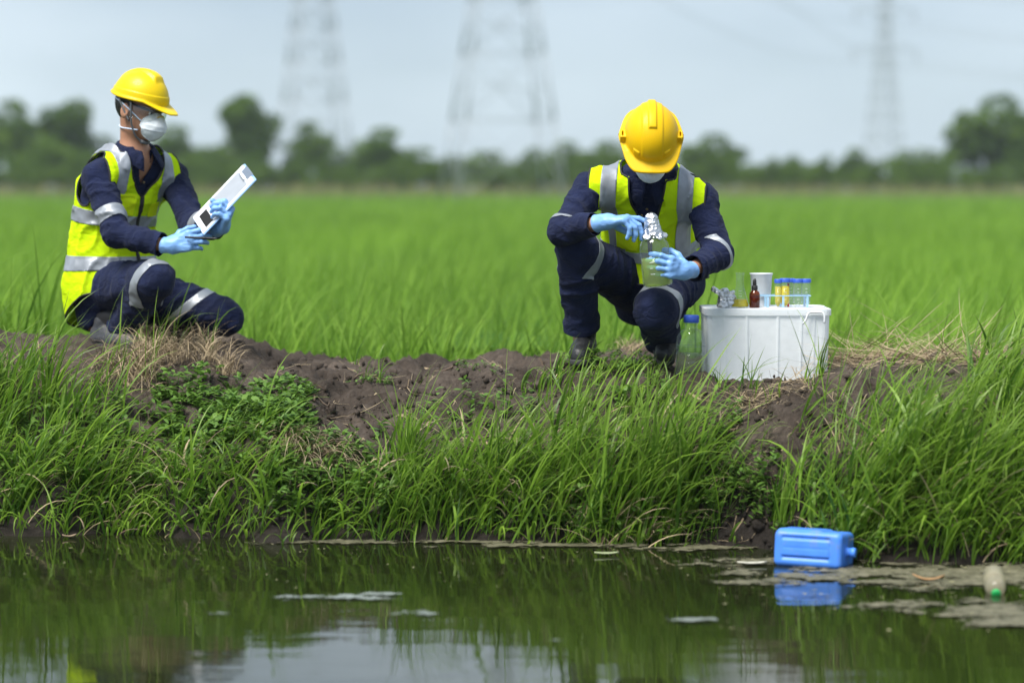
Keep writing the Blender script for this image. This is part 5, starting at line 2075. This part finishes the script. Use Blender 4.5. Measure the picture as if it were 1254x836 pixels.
tag(obj("soil_clods", V.reshape(-1, 3), T, MATS["soil"], None, False), "loose crumbs and clods of dark soil on the bank", "soil", None, "stuff")

# ---- rice field
def rice(y0, y1, dens, per, L, W, S, bend):
    ym = (y0 + y1) / 2
    n0 = int((y1 - y0) * 2 * (0.225 * y1 + 1.6) * dens)
    y = rng.uniform(y0, y1, n0)
    x = rng.uniform(-1, 1, n0) * (0.225 * y1 + 1.6)
    m = np.abs(x) < 0.225 * y + 1.6
    x, y = x[m], y[m]
    sdist = y - edge_y(x)
    m = sdist > 2.45
    x, y = x[m], y[m]
    C = np.stack([x, y, np.zeros_like(x)], -1)
    n = len(C) * per
    cl = np.repeat(np.arange(len(C)), per)
    root = C[cl] + np.stack([rng.normal(0, 0.035, n), rng.normal(0, 0.035, n), np.zeros(n)], -1)
    root[:, 2] = terrain(root[:, 0], root[:, 1], False) - 0.01
    patch = 1 + 0.10 * vnoise(C * A((0.6, 0.25, 1)), 77) + 0.14 * vnoise(C * A((2.6, 2.2, 1)), 76)
    ln = np.clip(rng.normal(L, L * 0.2, n), L * 0.45, L * 1.45) * patch[cl]
    az = rng.normal(0.1, 1.3, n)
    V, Q, al = ribbon(root, ln, W * rng.uniform(0.6, 1.3, n), az, np.abs(rng.normal(0.10, 0.12, n)), np.abs(rng.normal(bend, 0.3, n)), S)
    tv = 0.5 + 0.22 * vnoise(C * A((0.5, 0.12, 1)), 78) + 0.16 * vnoise(C * A((2.1, 0.9, 1)), 79)
    ti = np.repeat(np.clip(rng.normal(0, 0.3, n) + tv[cl], 0, 1), (S + 1) * 2)
    return V, Q, al, ti


rc = [rice(10.9, 15, 30, 12, 0.53, 0.0115, 5, 0.75), rice(15, 24, 22, 9, 0.53, 0.013, 4, 0.6), rice(24, 48, 16, 6, 0.53, 0.016, 3, 0.6),
      rice(48, 95, 5, 5, 0.54, 0.035, 3, 0.5), rice(95, 190, 1.3, 5, 0.55, 0.07, 2, 0.5)]
# close leaf mass between the plants, tinted dark to paint in the shaded gaps
sx = np.linspace(-1, 1, 90)
sy = np.concatenate([np.arange(13.0, 40, 0.5), np.arange(40, 192, 2.0)])
SX, SY = np.meshgrid(sx, sy, indexing='ij')
SX = SX * (0.24 * SY + 2.5)
P = np.stack([SX.ravel(), SY.ravel(), SX.ravel() * 0], -1)
sz = terrain(P[:, 0], P[:, 1], False) + 0.30 + 0.06 * fbm(P * A((2, 2, 1)), 91, 2)
I = np.arange(SX.size).reshape(SX.shape)
rc.append((np.stack([P[:, 0], P[:, 1], sz], -1), np.stack([I[:-1, :-1], I[1:, :-1], I[1:, 1:], I[:-1, 1:]], -1).reshape(-1, 4),
           np.full(len(P), 0.2), 0.15 + 0.2 * vnoise(P * A((0.5, 0.12, 1)), 78)))
G("rice_plants", "bright green young rice covering the whole field behind the bank", rc, "rice_leaf", "rice")

# ---- scum and litter floating on the water
m, nt, out = new_mat("pond_scum")
b = nt.nodes.new("ShaderNodeBsdfPrincipled")
n1 = noise_node(nt, 24, 5, 0.65)
c1 = ramp2(nt, n1.outputs['Fac'], (0.050, 0.050, 0.024), (0.19, 0.175, 0.115), 0.32, 0.70)
nt.links.new(c1.outputs['Color'], b.inputs['Base Color'])
b.inputs['Roughness'].default_value = 0.6


def broken_cover(nt, shader, out, lo, hi, grain):
    """Thin floating film: solid in the middle, breaking into specks at its rim."""
    at_ = nt.nodes.new("ShaderNodeAttribute")
    at_.attribute_name = "cover"
    ns = noise_node(nt, grain, 5, 0.75)
    ma = nt.nodes.new("ShaderNodeMath"); ma.operation = 'MULTIPLY_ADD'
    nt.links.new(ns.outputs['Fac'], ma.inputs[0]); ma.inputs[1].default_value = 1.6
    nt.links.new(at_.outputs['Fac'], ma.inputs[2])
    mr = nt.nodes.new("ShaderNodeMapRange")
    mr.inputs['From Min'].default_value = lo; mr.inputs['From Max'].default_value = hi
    nt.links.new(ma.outputs[0], mr.inputs['Value'])
    tr = nt.nodes.new("ShaderNodeBsdfTransparent")
    mx = nt.nodes.new("ShaderNodeMixShader")
    nt.links.new(mr.outputs['Result'], mx.inputs['Fac'])
    nt.links.new(tr.outputs['BSDF'], mx.inputs[1]); nt.links.new(shader, mx.inputs[2])
    nt.links.new(mx.outputs['Shader'], out.inputs['Surface'])


n2 = noise_node(nt, 120, 4, 0.6)
bp = nt.nodes.new("ShaderNodeBump"); bp.inputs['Strength'].default_value = 0.5; bp.inputs['Distance'].default_value = 0.01
nt.links.new(n2.outputs['Fac'], bp.inputs['Height']); nt.links.new(bp.outputs['Normal'], b.inputs['Normal'])
broken_cover(nt, b.outputs['BSDF'], out, 0.75, 1.25, 45)
m, nt, out = new_mat("foam_pale")
b = nt.nodes.new("ShaderNodeBsdfPrincipled")
n1 = noise_node(nt, 40, 4)
c1 = ramp2(nt, n1.outputs['Fac'], (0.13, 0.15, 0.13), (0.24, 0.27, 0.25))
nt.links.new(c1.outputs['Color'], b.inputs['Base Color'])
broken_cover(nt, b.outputs['BSDF'], out, 0.95, 1.9, 60)


def wat(px, py):
    d = at(px, py, 8.0) - Vector((0, 0, CAMZ))
    t = -CAMZ / d.z
    return A((d.x * t, d.y * t, 0.0))


def mat_sheet(name, label, blobs, seed, step=0.006, z=0.004, rough=0.55, mat="pond_scum"):
    """Flat raft with a ragged outline: blobs are (px, py, half-width px, half-height px)."""
    cs = []
    for px, py, hw, hh in blobs:
        c = wat(px, py)
        cs.append((c[0], c[1], abs(wat(px + hw, py)[0] - c[0]), abs(wat(px, py - hh)[1] - c[1])))
    x0 = min(c[0] - 1.5 * c[2] for c in cs); x1 = max(c[0] + 1.5 * c[2] for c in cs)
    y0 = min(c[1] - 1.5 * c[3] for c in cs); y1 = max(c[1] + 1.5 * c[3] for c in cs)
    X, Y = np.meshgrid(np.arange(x0, x1, step), np.arange(y0, y1, step), indexing='ij')
    I = np.arange(X.size).reshape(X.shape)
    V = np.stack([X.ravel(), Y.ravel(), np.full(X.size, z)], -1)
    Q = np.stack([I[:-1, :-1], I[1:, :-1], I[1:, 1:], I[:-1, 1:]], -1).reshape(-1, 4)

    def val(P):
        d = None
        for cx, cy, rx, ry in cs:
            e = np.sqrt(((P[:, 0] - cx) / rx) ** 2 + ((P[:, 1] - cy) / ry) ** 2) - 1
            d = e if d is None else np.minimum(d, e)
        nn = fbm(P * A((7, 12, 1)), seed, 5, 0.72)
        return d + rough * nn
    V, T = clip(V, tris(Q), val)
    if len(T) == 0:
        return None
    V[:, 2] += 0.0025 * fbm(V * 60, seed + 3, 2)
    V[:, 2] = np.maximum(V[:, 2], 0.002)
    o = obj(name, V, T, MATS[mat])
    attr(o.data, "cover", np.clip(-val(V) * 1.3, 0, 1))
    return tag(o, label, "scum", None, "stuff")


mat_sheet("pond_scum", "brown scum raft along the shore round the jerrycan and floating bottle",
          [(1150, 702, 130, 15), (1010, 705, 100, 7), (960, 712, 55, 4.5), (1240, 700, 60, 22), (900, 688, 60, 4), (1320, 715, 90, 30), (1480, 705, 120, 14)], 5)
mat_sheet("pond_scum", "lower streak of grey-brown scum below the floating bottle",
          [(1130, 741, 70, 6), (1210, 748, 80, 10), (1250, 762, 60, 8), (1320, 755, 70, 10)], 9)
mat_sheet("pond_scum", "thin brown scum line along the foot of the grass",
          [(700, 668, 120, 3.0), (840, 672, 60, 3), (560, 664, 80, 2), (420, 664, 80, 2.0)], 13, 0.008, 0.004, 0.6)
mat_sheet("foam_patch", "small pale foam flecks drifting on open water",
          [(410, 733, 60, 2.2), (530, 752, 24, 1.8), (240, 739, 18, 1.2), (270, 752, 14, 1.2), (845, 760, 24, 1.8), (470, 728, 20, 1.2), (680, 785, 14, 1.0)], 17, 0.004, 0.005, 0.9, "foam_pale")


def floating_leaf(name, label, px, py, L, W, az, col, mat, curl=0.15):
    c = wat(px, py)
    if mat not in MATS:
        pmat(mat, col, 0.6, 0.2, 60)
    V, F = [], []
    S = 8
    for k in range(S + 1):
        t = k / S
        w = W * math.sin(math.pi * min(1, 0.04 + t * 0.96)) ** 0.8 * 0.5
        for j, s in enumerate((-1, 0, 1)):
            V.append((L * (t - 0.5), s * w, 0.006 + curl * L * (t - 0.5) ** 2 + (0.004 if s else 0)))
    for k in range(S):
        for j in range(2):
            a = k * 3 + j
            F.append((a, a + 3, a + 4, a + 1))
    o = obj(name, V, F, MATS[mat])
    o.location = c
    o.rotation_euler = (0, 0, az)
    solidify(o, 0.0012, 0)
    return tag(o, label, "leaf")


floating_leaf("floating_leaf", "pale green leaf floating off the tall grass", 743, 680, 0.085, 0.035, 0.1, (0.35, 0.40, 0.22), "leaf_pale")
floating_leaf("floating_leaf", "curled orange-brown dead leaf on the scum beside the floating bottle", 1137, 712, 0.10, 0.03, -0.2, (0.45, 0.26, 0.12), "leaf_orange", 0.6)
floating_leaf("floating_leaf", "small cream scrap drifting next to the jerrycan", 921, 692, 0.10, 0.032, 0.1, (0.62, 0.60, 0.50), "leaf_cream")
floating_leaf("floating_leaf", "tiny tan dead leaf at the foot of the left grass", 85, 659, 0.05, 0.02, 0.4, (0.45, 0.33, 0.22), "leaf_tan", 0.5)

# fine floating bits: torn leaf, seed husks, algae
n = 420
px = np.concatenate([rng.uniform(-40, 1300, 260), rng.uniform(880, 1300, 160)])
py = np.concatenate([664 + np.abs(rng.normal(0, 26, 260)), rng.uniform(690, 775, 160)])
W = np.array([wat(a_, b_) for a_, b_ in zip(px, py)])
W[:, 2] = 0.0065
r = np.exp(rng.normal(math.log(0.0045), 0.5, n)).clip(0.0015, 0.014)
an = np.sort(rng.uniform(0, 2 * math.pi, (n, 5)), 1)
el = rng.uniform(0.3, 1.0, n)
ro = rng.uniform(0, 6.28, n)
lx, ly = np.cos(an) * r[:, None], np.sin(an) * (r * el)[:, None]
V = np.stack([W[:, 0:1] + lx * np.cos(ro)[:, None] - ly * np.sin(ro)[:, None], W[:, 1:2] + lx * np.sin(ro)[:, None] + ly * np.cos(ro)[:, None],
              W[:, 2:3] + rng.uniform(0, 0.002, (n, 5))], -1).reshape(-1, 3)
F = np.arange(n * 5).reshape(n, 5)
me = mesh_np("floating_debris", V, F)
attr(me, "tint", np.repeat(rng.random(n), 5))
attr(me, "along", np.repeat(rng.random(n), 5))
leaf_mat("debris_bits", (0.10, 0.11, 0.04), (0.45, 0.42, 0.24), (0.40, 0.36, 0.22), 0.6, 0.1)
tag(link("floating_debris", me, MATS["debris_bits"]), "fine specks of leaf and husk floating on the pond", "debris", None, "stuff")

# ================================================================ far background: trees, pylons, lines, haze
leaf_mat("tree_leaf", (0.024, 0.070, 0.004), (0.130, 0.215, 0.014), (0.06, 0.10, 0.02), 0.7, 0.25, 0.2)
pmat("bark", (0.075, 0.06, 0.047), 0.9, 0.3, 6, 0.6, 14)
pmat("galvanised_steel", (0.30, 0.33, 0.36), 0.6, 0.1, 0.6, metal=0.2)
pmat("insulator", (0.16, 0.12, 0.10), 0.4, 0.1, 2)
pmat("cable_metal", (0.20, 0.21, 0.22), 0.5, 0.1, 0.3)


def leaf_cloud(centres, radii, n, size, rg):
    k = len(centres)
    w = np.prod(radii, 1) ** (2 / 3)
    pick = rg.choice(k, n, p=w / w.sum())
    d = rg.normal(0, 1, (n, 3))
    d /= np.linalg.norm(d, axis=1, keepdims=True)
    r = rg.uniform(0.55, 1.05, n) ** 0.7
    c = centres[pick] + d * r[:, None] * radii[pick]
    a = rg.normal(0, 1, (n, 3)); a /= np.linalg.norm(a, axis=1, keepdims=True)
    b_ = np.cross(a, rg.normal(0, 1, (n, 3))); b_ /= np.linalg.norm(b_, axis=1, keepdims=True)
    s = (size * rg.uniform(0.6, 1.4, n))[:, None]
    V = np.stack([c - a * s, c - b_ * s * 0.5, c + a * s, c + b_ * s * 0.5], 1).reshape(-1, 3)
    Q = np.arange(n * 4).reshape(n, 4)
    ti = np.repeat(np.clip(rg.normal(0.45, 0.22, n) + 0.12 * rg.normal(0, 1, k)[pick], 0, 1), 4)
    return V, Q, ti


TREE_MESH = {}


def tree_mesh(kind):
    if kind in TREE_MESH:
        return TREE_MESH[kind]
    rg = np.random.default_rng({'round': 1, 'wide': 2, 'tall': 3, 'bush': 4, 'airy': 5}[kind])
    # unit tree: height 1, foot at 0
    nb, cz, rx, rz, lowest = {'round': (40, 0.60, 0.36, 0.36, 0.10), 'wide': (46, 0.58, 0.52, 0.36, 0.08), 'tall': (36, 0.60, 0.20, 0.38, 0.10),
                              'bush': (28, 0.48, 0.55, 0.44, 0.0), 'airy': (20, 0.62, 0.34, 0.34, 0.15)}[kind]
    C, R = [], []
    for i in range(nb):
        d = rg.normal(0, 1, 3); d /= np.linalg.norm(d)
        rr = rg.uniform(0.2, 1.05)
        c = A((d[0] * rx * rr, d[1] * rx * rr, cz + d[2] * rz * rr))
        c[2] = max(c[2], lowest + 0.05)
        C.append(c)
        R.append(A((1, 1, 0.8)) * rg.uniform(0.07, 0.17) * (1.15 if kind in ('wide', 'bush') else 0.95))
    C, R = np.array(C), np.array(R)
    V, Q, ti = leaf_cloud(C, R, 4200 if kind != 'airy' else 2200, 0.032, rg)
    me = mesh_np("crown_" + kind, V, Q)
    attr(me, "tint", ti)
    attr(me, "along", np.zeros(len(V)))
    me.materials.append(MATS["tree_leaf"])
    parts = [tube([(0, 0, -0.02), (0.01, 0.005, 0.2), (-0.01, 0.01, 0.45), (0.01, 0, cz + 0.1)], [0.028, 0.022, 0.016, 0.006], 8)]
    for i in range(7):
        c = C[rg.integers(nb)]
        z0 = rg.uniform(0.18, 0.5)
        parts.append(tube([(0, 0, z0), (c[0] * 0.5, c[1] * 0.5, (z0 + c[2]) / 2 + 0.03), tuple(c)], [0.011, 0.008, 0.003], 5))
    tv, tf = join(parts)
    tm = mesh_np("trunk_" + kind, tv, tf)
    tm.materials.append(MATS["bark"])
    TREE_MESH[kind] = (me, tm)
    return TREE_MESH[kind]


def tree(name, kind, px, top, hw, Y, label, group, foot=0.2, rz=0.0):
    p = at(px, 230, Y)
    h = at(px, top, Y).z - foot
    cm, tm = tree_mesh(kind)
    r = empty(name, (p.x, Y, foot))
    tag(r, label, "tree" if name != "shrub" else "shrub", group)
    unit = {'round': 0.46, 'wide': 0.62, 'tall': 0.30, 'bush': 0.66, 'airy': 0.44}[kind]
    wx = hw * (1.3 if name == 'tree' else 1.0) / FPX * Y / unit
    r.scale = (wx, wx, h)
    r.rotation_euler = (0, 0, rz)
    link("crown", cm, None, r)
    link("trunk", tm, None, r)
    return r


TREES = [
    ('round', 18, 132, 44, 212, "dark rounded tree at the end of the tree line, behind the clipboard holder's back"),
    ('tall', 78, 118, 34, 214, "tall dark tree rising behind the back of the clipboard holder"),
    ('wide', 55, 165, 60, 208, "broad low dark tree in front of the tall tree behind the clipboard holder"),
    ('round', 130, 172, 34, 216, "tree half hidden behind the clipboard holder's shoulder"),
    ('round', 222, 160, 40, 218, "olive green rounded tree right beside the clipboard holder's face"),
    ('tall', 302, 113, 36, 214, "tall pointed tree rising above the clipboard's upper end"),
    ('wide', 258, 182, 44, 209, "low broad tree at the foot of the tall pointed tree"),
    ('round', 376, 156, 34, 216, "leafy tree standing behind the slimmer lattice pylon"),
    ('round', 420, 186, 30, 212, "small pale green tree between the slim pylon and a round dark tree"),
    ('round', 477, 163, 44, 208, "compact round dark tree between the two nearer pylons"),
    ('airy', 540, 182, 24, 216, "thin airy tree at one leg of the big pylon"),
    ('wide', 598, 184, 46, 220, "low wide tree seen between the legs of the big pylon"),
    ('round', 655, 186, 30, 216, "small tree at the far leg of the big pylon"),
    ('round', 700, 178, 32, 222, "rounded tree just past the big pylon"),
    ('wide', 742, 172, 40, 214, "broad tree behind the bottle holder's sleeve"),
    ('round', 868, 170, 42, 210, "dark rounded tree beside the bottle holder's shoulder"),
    ('wide', 922, 200, 36, 218, "low tree tapering away from the bottle holder's shoulder"),
    ('wide', 985, 198, 40, 226, "low pale tree in the gap towards the distant pylon"),
    ('round', 1052, 186, 24, 220, "small tree at the foot of the distant slender pylon"),
    ('wide', 1120, 182, 48, 218, "wide tree between the slender pylon and the big dark tree"),
    ('round', 1212, 126, 54, 206, "big dark tree at the end of the tree line away from the people"),
    ('wide', 1265, 136, 60, 212, "massive tree crowding behind the big dark end tree"),
    ('round', 1340, 140, 60, 214, "further big tree past the end of the tree line"),
    ('round', -60, 140, 54, 212, "further dark tree past the opposite end of the tree line"),
]
for i, (k, px, top, hw, Y, lb) in enumerate(TREES):
    tree("tree", k, px, top, hw, Y, lb, "trees beyond the rice field", rz=i * 1.3)
for i, px in enumerate(np.arange(-70, 1340, 22.0)):
    j = random.random()
    tree("shrub", 'bush', px + random.uniform(-8, 8), 186 + 20 * j, 24 + 14 * random.random(), 199 + 5 * j,
         "low green shrub in the row along the far field edge", "shrubs along the far field edge", rz=i * 2.1)

# dry grass along the far levee
n = 9000
xx = rng.uniform(-75, 75, n)
yy = rng.uniform(186, 198, n)
root = np.stack([xx, yy, terrain(xx, yy, False)], -1)
V, Q, al = ribbon(root, rng.uniform(0.5, 1.1, n), np.full(n, 0.12), rng.uniform(0, 6.28, n), np.abs(rng.normal(0.15, 0.1, n)), np.abs(rng.normal(0.5, 0.2, n)), 2)
leaf_mat("levee_grass", (0.10, 0.14, 0.035), (0.30, 0.27, 0.11), (0.3, 0.27, 0.13), 0.7, 0.25)
stuff("levee_grass", "yellowing grass strip along the far edge of the rice field", [(V, Q, al, np.repeat(rng.random(n), 6))], "levee_grass", "grass")


# ---- lattice pylons
def bars(segs, w):
    """Square-section steel members between point pairs, as one mesh."""
    S = np.asarray(segs, float)
    a, b_ = S[:, 0], S[:, 1]
    d = b_ - a
    d /= np.linalg.norm(d, axis=1, keepdims=True)
    ref = np.where(np.abs(d[:, 2:3]) < 0.9, A((0, 0, 1))[None], A((1, 0, 0))[None])
    u = np.cross(d, ref); u /= np.linalg.norm(u, axis=1, keepdims=True)
    v = np.cross(d, u)
    V = np.stack([p + (u * s + v * t) * w / 2 for p in (a, b_) for s, t in ((-1, -1), (1, -1), (1, 1), (-1, 1))], 1).reshape(-1, 3)
    q = np.array([(0, 1, 5, 4), (1, 2, 6, 5), (2, 3, 7, 6), (3, 0, 4, 7), (3, 2, 1, 0), (4, 5, 6, 7)])
    Q = (q[None] + (np.arange(len(S)) * 8)[:, None, None]).reshape(-1, 4)
    return V, Q


def pylon(px, Y, base_w, waist_w, waist_h, top_h, arms, label, rz, leg=0.26, br=0.12):
    p = at(px, 230, Y)
    r = empty("pylon", (p.x, Y, 0.1))
    r.rotation_euler = (0, 0, rz)
    tag(r, label, "pylon", "lattice power pylons")
    hw = lambda z: np.interp(z, [0, waist_h, top_h], [base_w / 2, waist_w / 2, waist_w / 2 * 0.35])
    lv = [0.0]
    while lv[-1] < top_h - 0.5:
        lv.append(min(top_h, lv[-1] + max(2.6, hw(lv[-1]) * 1.5)))
    cor = [(-1, -1), (1, -1), (1, 1), (-1, 1)]
    for cx, cy in cor:
        V, Q = bars([((cx * hw(a), cy * hw(a), a), (cx * hw(b), cy * hw(b), b)) for a, b in zip(lv[:-1], lv[1:])], leg)
        obj("leg", V, Q, MATS["galvanised_steel"], r, False)
    for k in range(4):
        (ax, ay), (bx, by) = cor[k], cor[(k + 1) % 4]
        segs = []
        for a, b in zip(lv[:-1], lv[1:]):
            A0, B0 = (ax * hw(a), ay * hw(a), a), (bx * hw(a), by * hw(a), a)
            A1, B1 = (ax * hw(b), ay * hw(b), b), (bx * hw(b), by * hw(b), b)
            segs += [(A0, B1), (B0, A1), (A1, B1)]
            m0 = tuple((np.array(A0) + np.array(B1)) / 2)
            segs.append((tuple((np.array(A0) + np.array(A1)) / 2), m0))
        V, Q = bars(segs, br)
        obj("bracing", V, Q, MATS["galvanised_steel"], r, False)
    tips = []
    for z, half in arms:
        for s in (-1, 1):
            h = hw(z)
            tip = (s * half, 0, z + 0.3)
            segs = []
            for cy in (-1, 1):
                segs += [((s * h, cy * h, z), tip), ((s * h, cy * h, z + 1.6), tip)]
                for t in (0.3, 0.6):
                    lo_ = tuple(np.array((s * h, cy * h, z)) * (1 - t) + np.array(tip) * t)
                    up_ = tuple(np.array((s * h, cy * h, z + 1.6)) * (1 - t) + np.array(tip) * t)
                    segs.append((lo_, up_))
            V, Q = bars(segs, br)
            arm = obj("crossarm", V, Q, MATS["galvanised_steel"], r, False)
            V, F = lathe([(0.03, 0), (0.14, -0.1), (0.05, -0.2), (0.14, -0.5), (0.05, -0.6), (0.14, -0.9), (0.05, -1.0), (0.14, -1.3), (0.05, -1.4), (0.1, -1.8), (0.03, -1.9)], 10)
            obj("insulator", V + A(tip), F, MATS["insulator"], arm)
            c, s_ = math.cos(rz), math.sin(rz)
            t = A(tip) + A((0, 0, -1.9))
            tips.append(A((p.x + t[0] * c - t[1] * s_, Y + t[0] * s_ + t[1] * c, 0.1 + t[2])))
    return tips


t1 = pylon(385, 225, 6.6, 1.9, 24, 40, [(25, 6.5), (30, 5.5), (35, 4.5)], "slimmer lattice pylon rising behind the clipboard's tree line", 0.35, 0.12, 0.055)
t2 = pylon(615, 185, 8.4, 1.8, 25, 46, [(31, 8), (36.5, 7), (42, 6)], "large wide-legged lattice pylon standing between the two people", 0.2, 0.13, 0.06)
t3 = pylon(1082, 400, 6.2, 1.7, 26, 50, [(23.5, 5.6), (30, 5.2), (36.5, 4.8)], "distant slender lattice pylon beyond the plastic box", 0.25, 0.13, 0.06)


def cable(a, b, sag, label):
    k = np.linspace(0, 1, 40)
    P = a[None] * (1 - k[:, None]) + b[None] * k[:, None]
    P[:, 2] -= sag * 4 * k * (1 - k)
    V, F = tube(P, 0.04, 5)
    o = obj("power_line", V, F, MATS["cable_metal"])
    tag(o, label, "power line", "power lines hung between the pylons")


for i in range(6):
    cable(t2[i], t3[i], 5.0, "thin sagging power line strung from the big pylon to the slender one")
for i in range(6):
    far = t3[i] + A((150, 120, 4.0))
    cable(t3[i], far, 4.0, "thin power line running on past the slender pylon")
    cable(t1[i], t1[i] + A((-150, 60, 5.0)), 4.0, "thin power line running off from the slimmer pylon")

# ---- hazy air over the fields
m, nt, out = new_mat("haze_air")
pv = nt.nodes.new("ShaderNodeVolumePrincipled")
pv.inputs['Color'].default_value = (0.80, 0.88, 0.96, 1)
pv.inputs['Density'].default_value = 0.0003
pv.inputs['Anisotropy'].default_value = 0.0
nt.links.new(pv.outputs['Volume'], out.inputs['Volume'])
V, F = boxm(-950, 950, -70, 1350, -2.0, 60.0)
hz = obj("haze", V, F, MATS["haze_air"], None, False)
tag(hz, "pale damp haze hanging over the fields", "haze", None, "stuff")
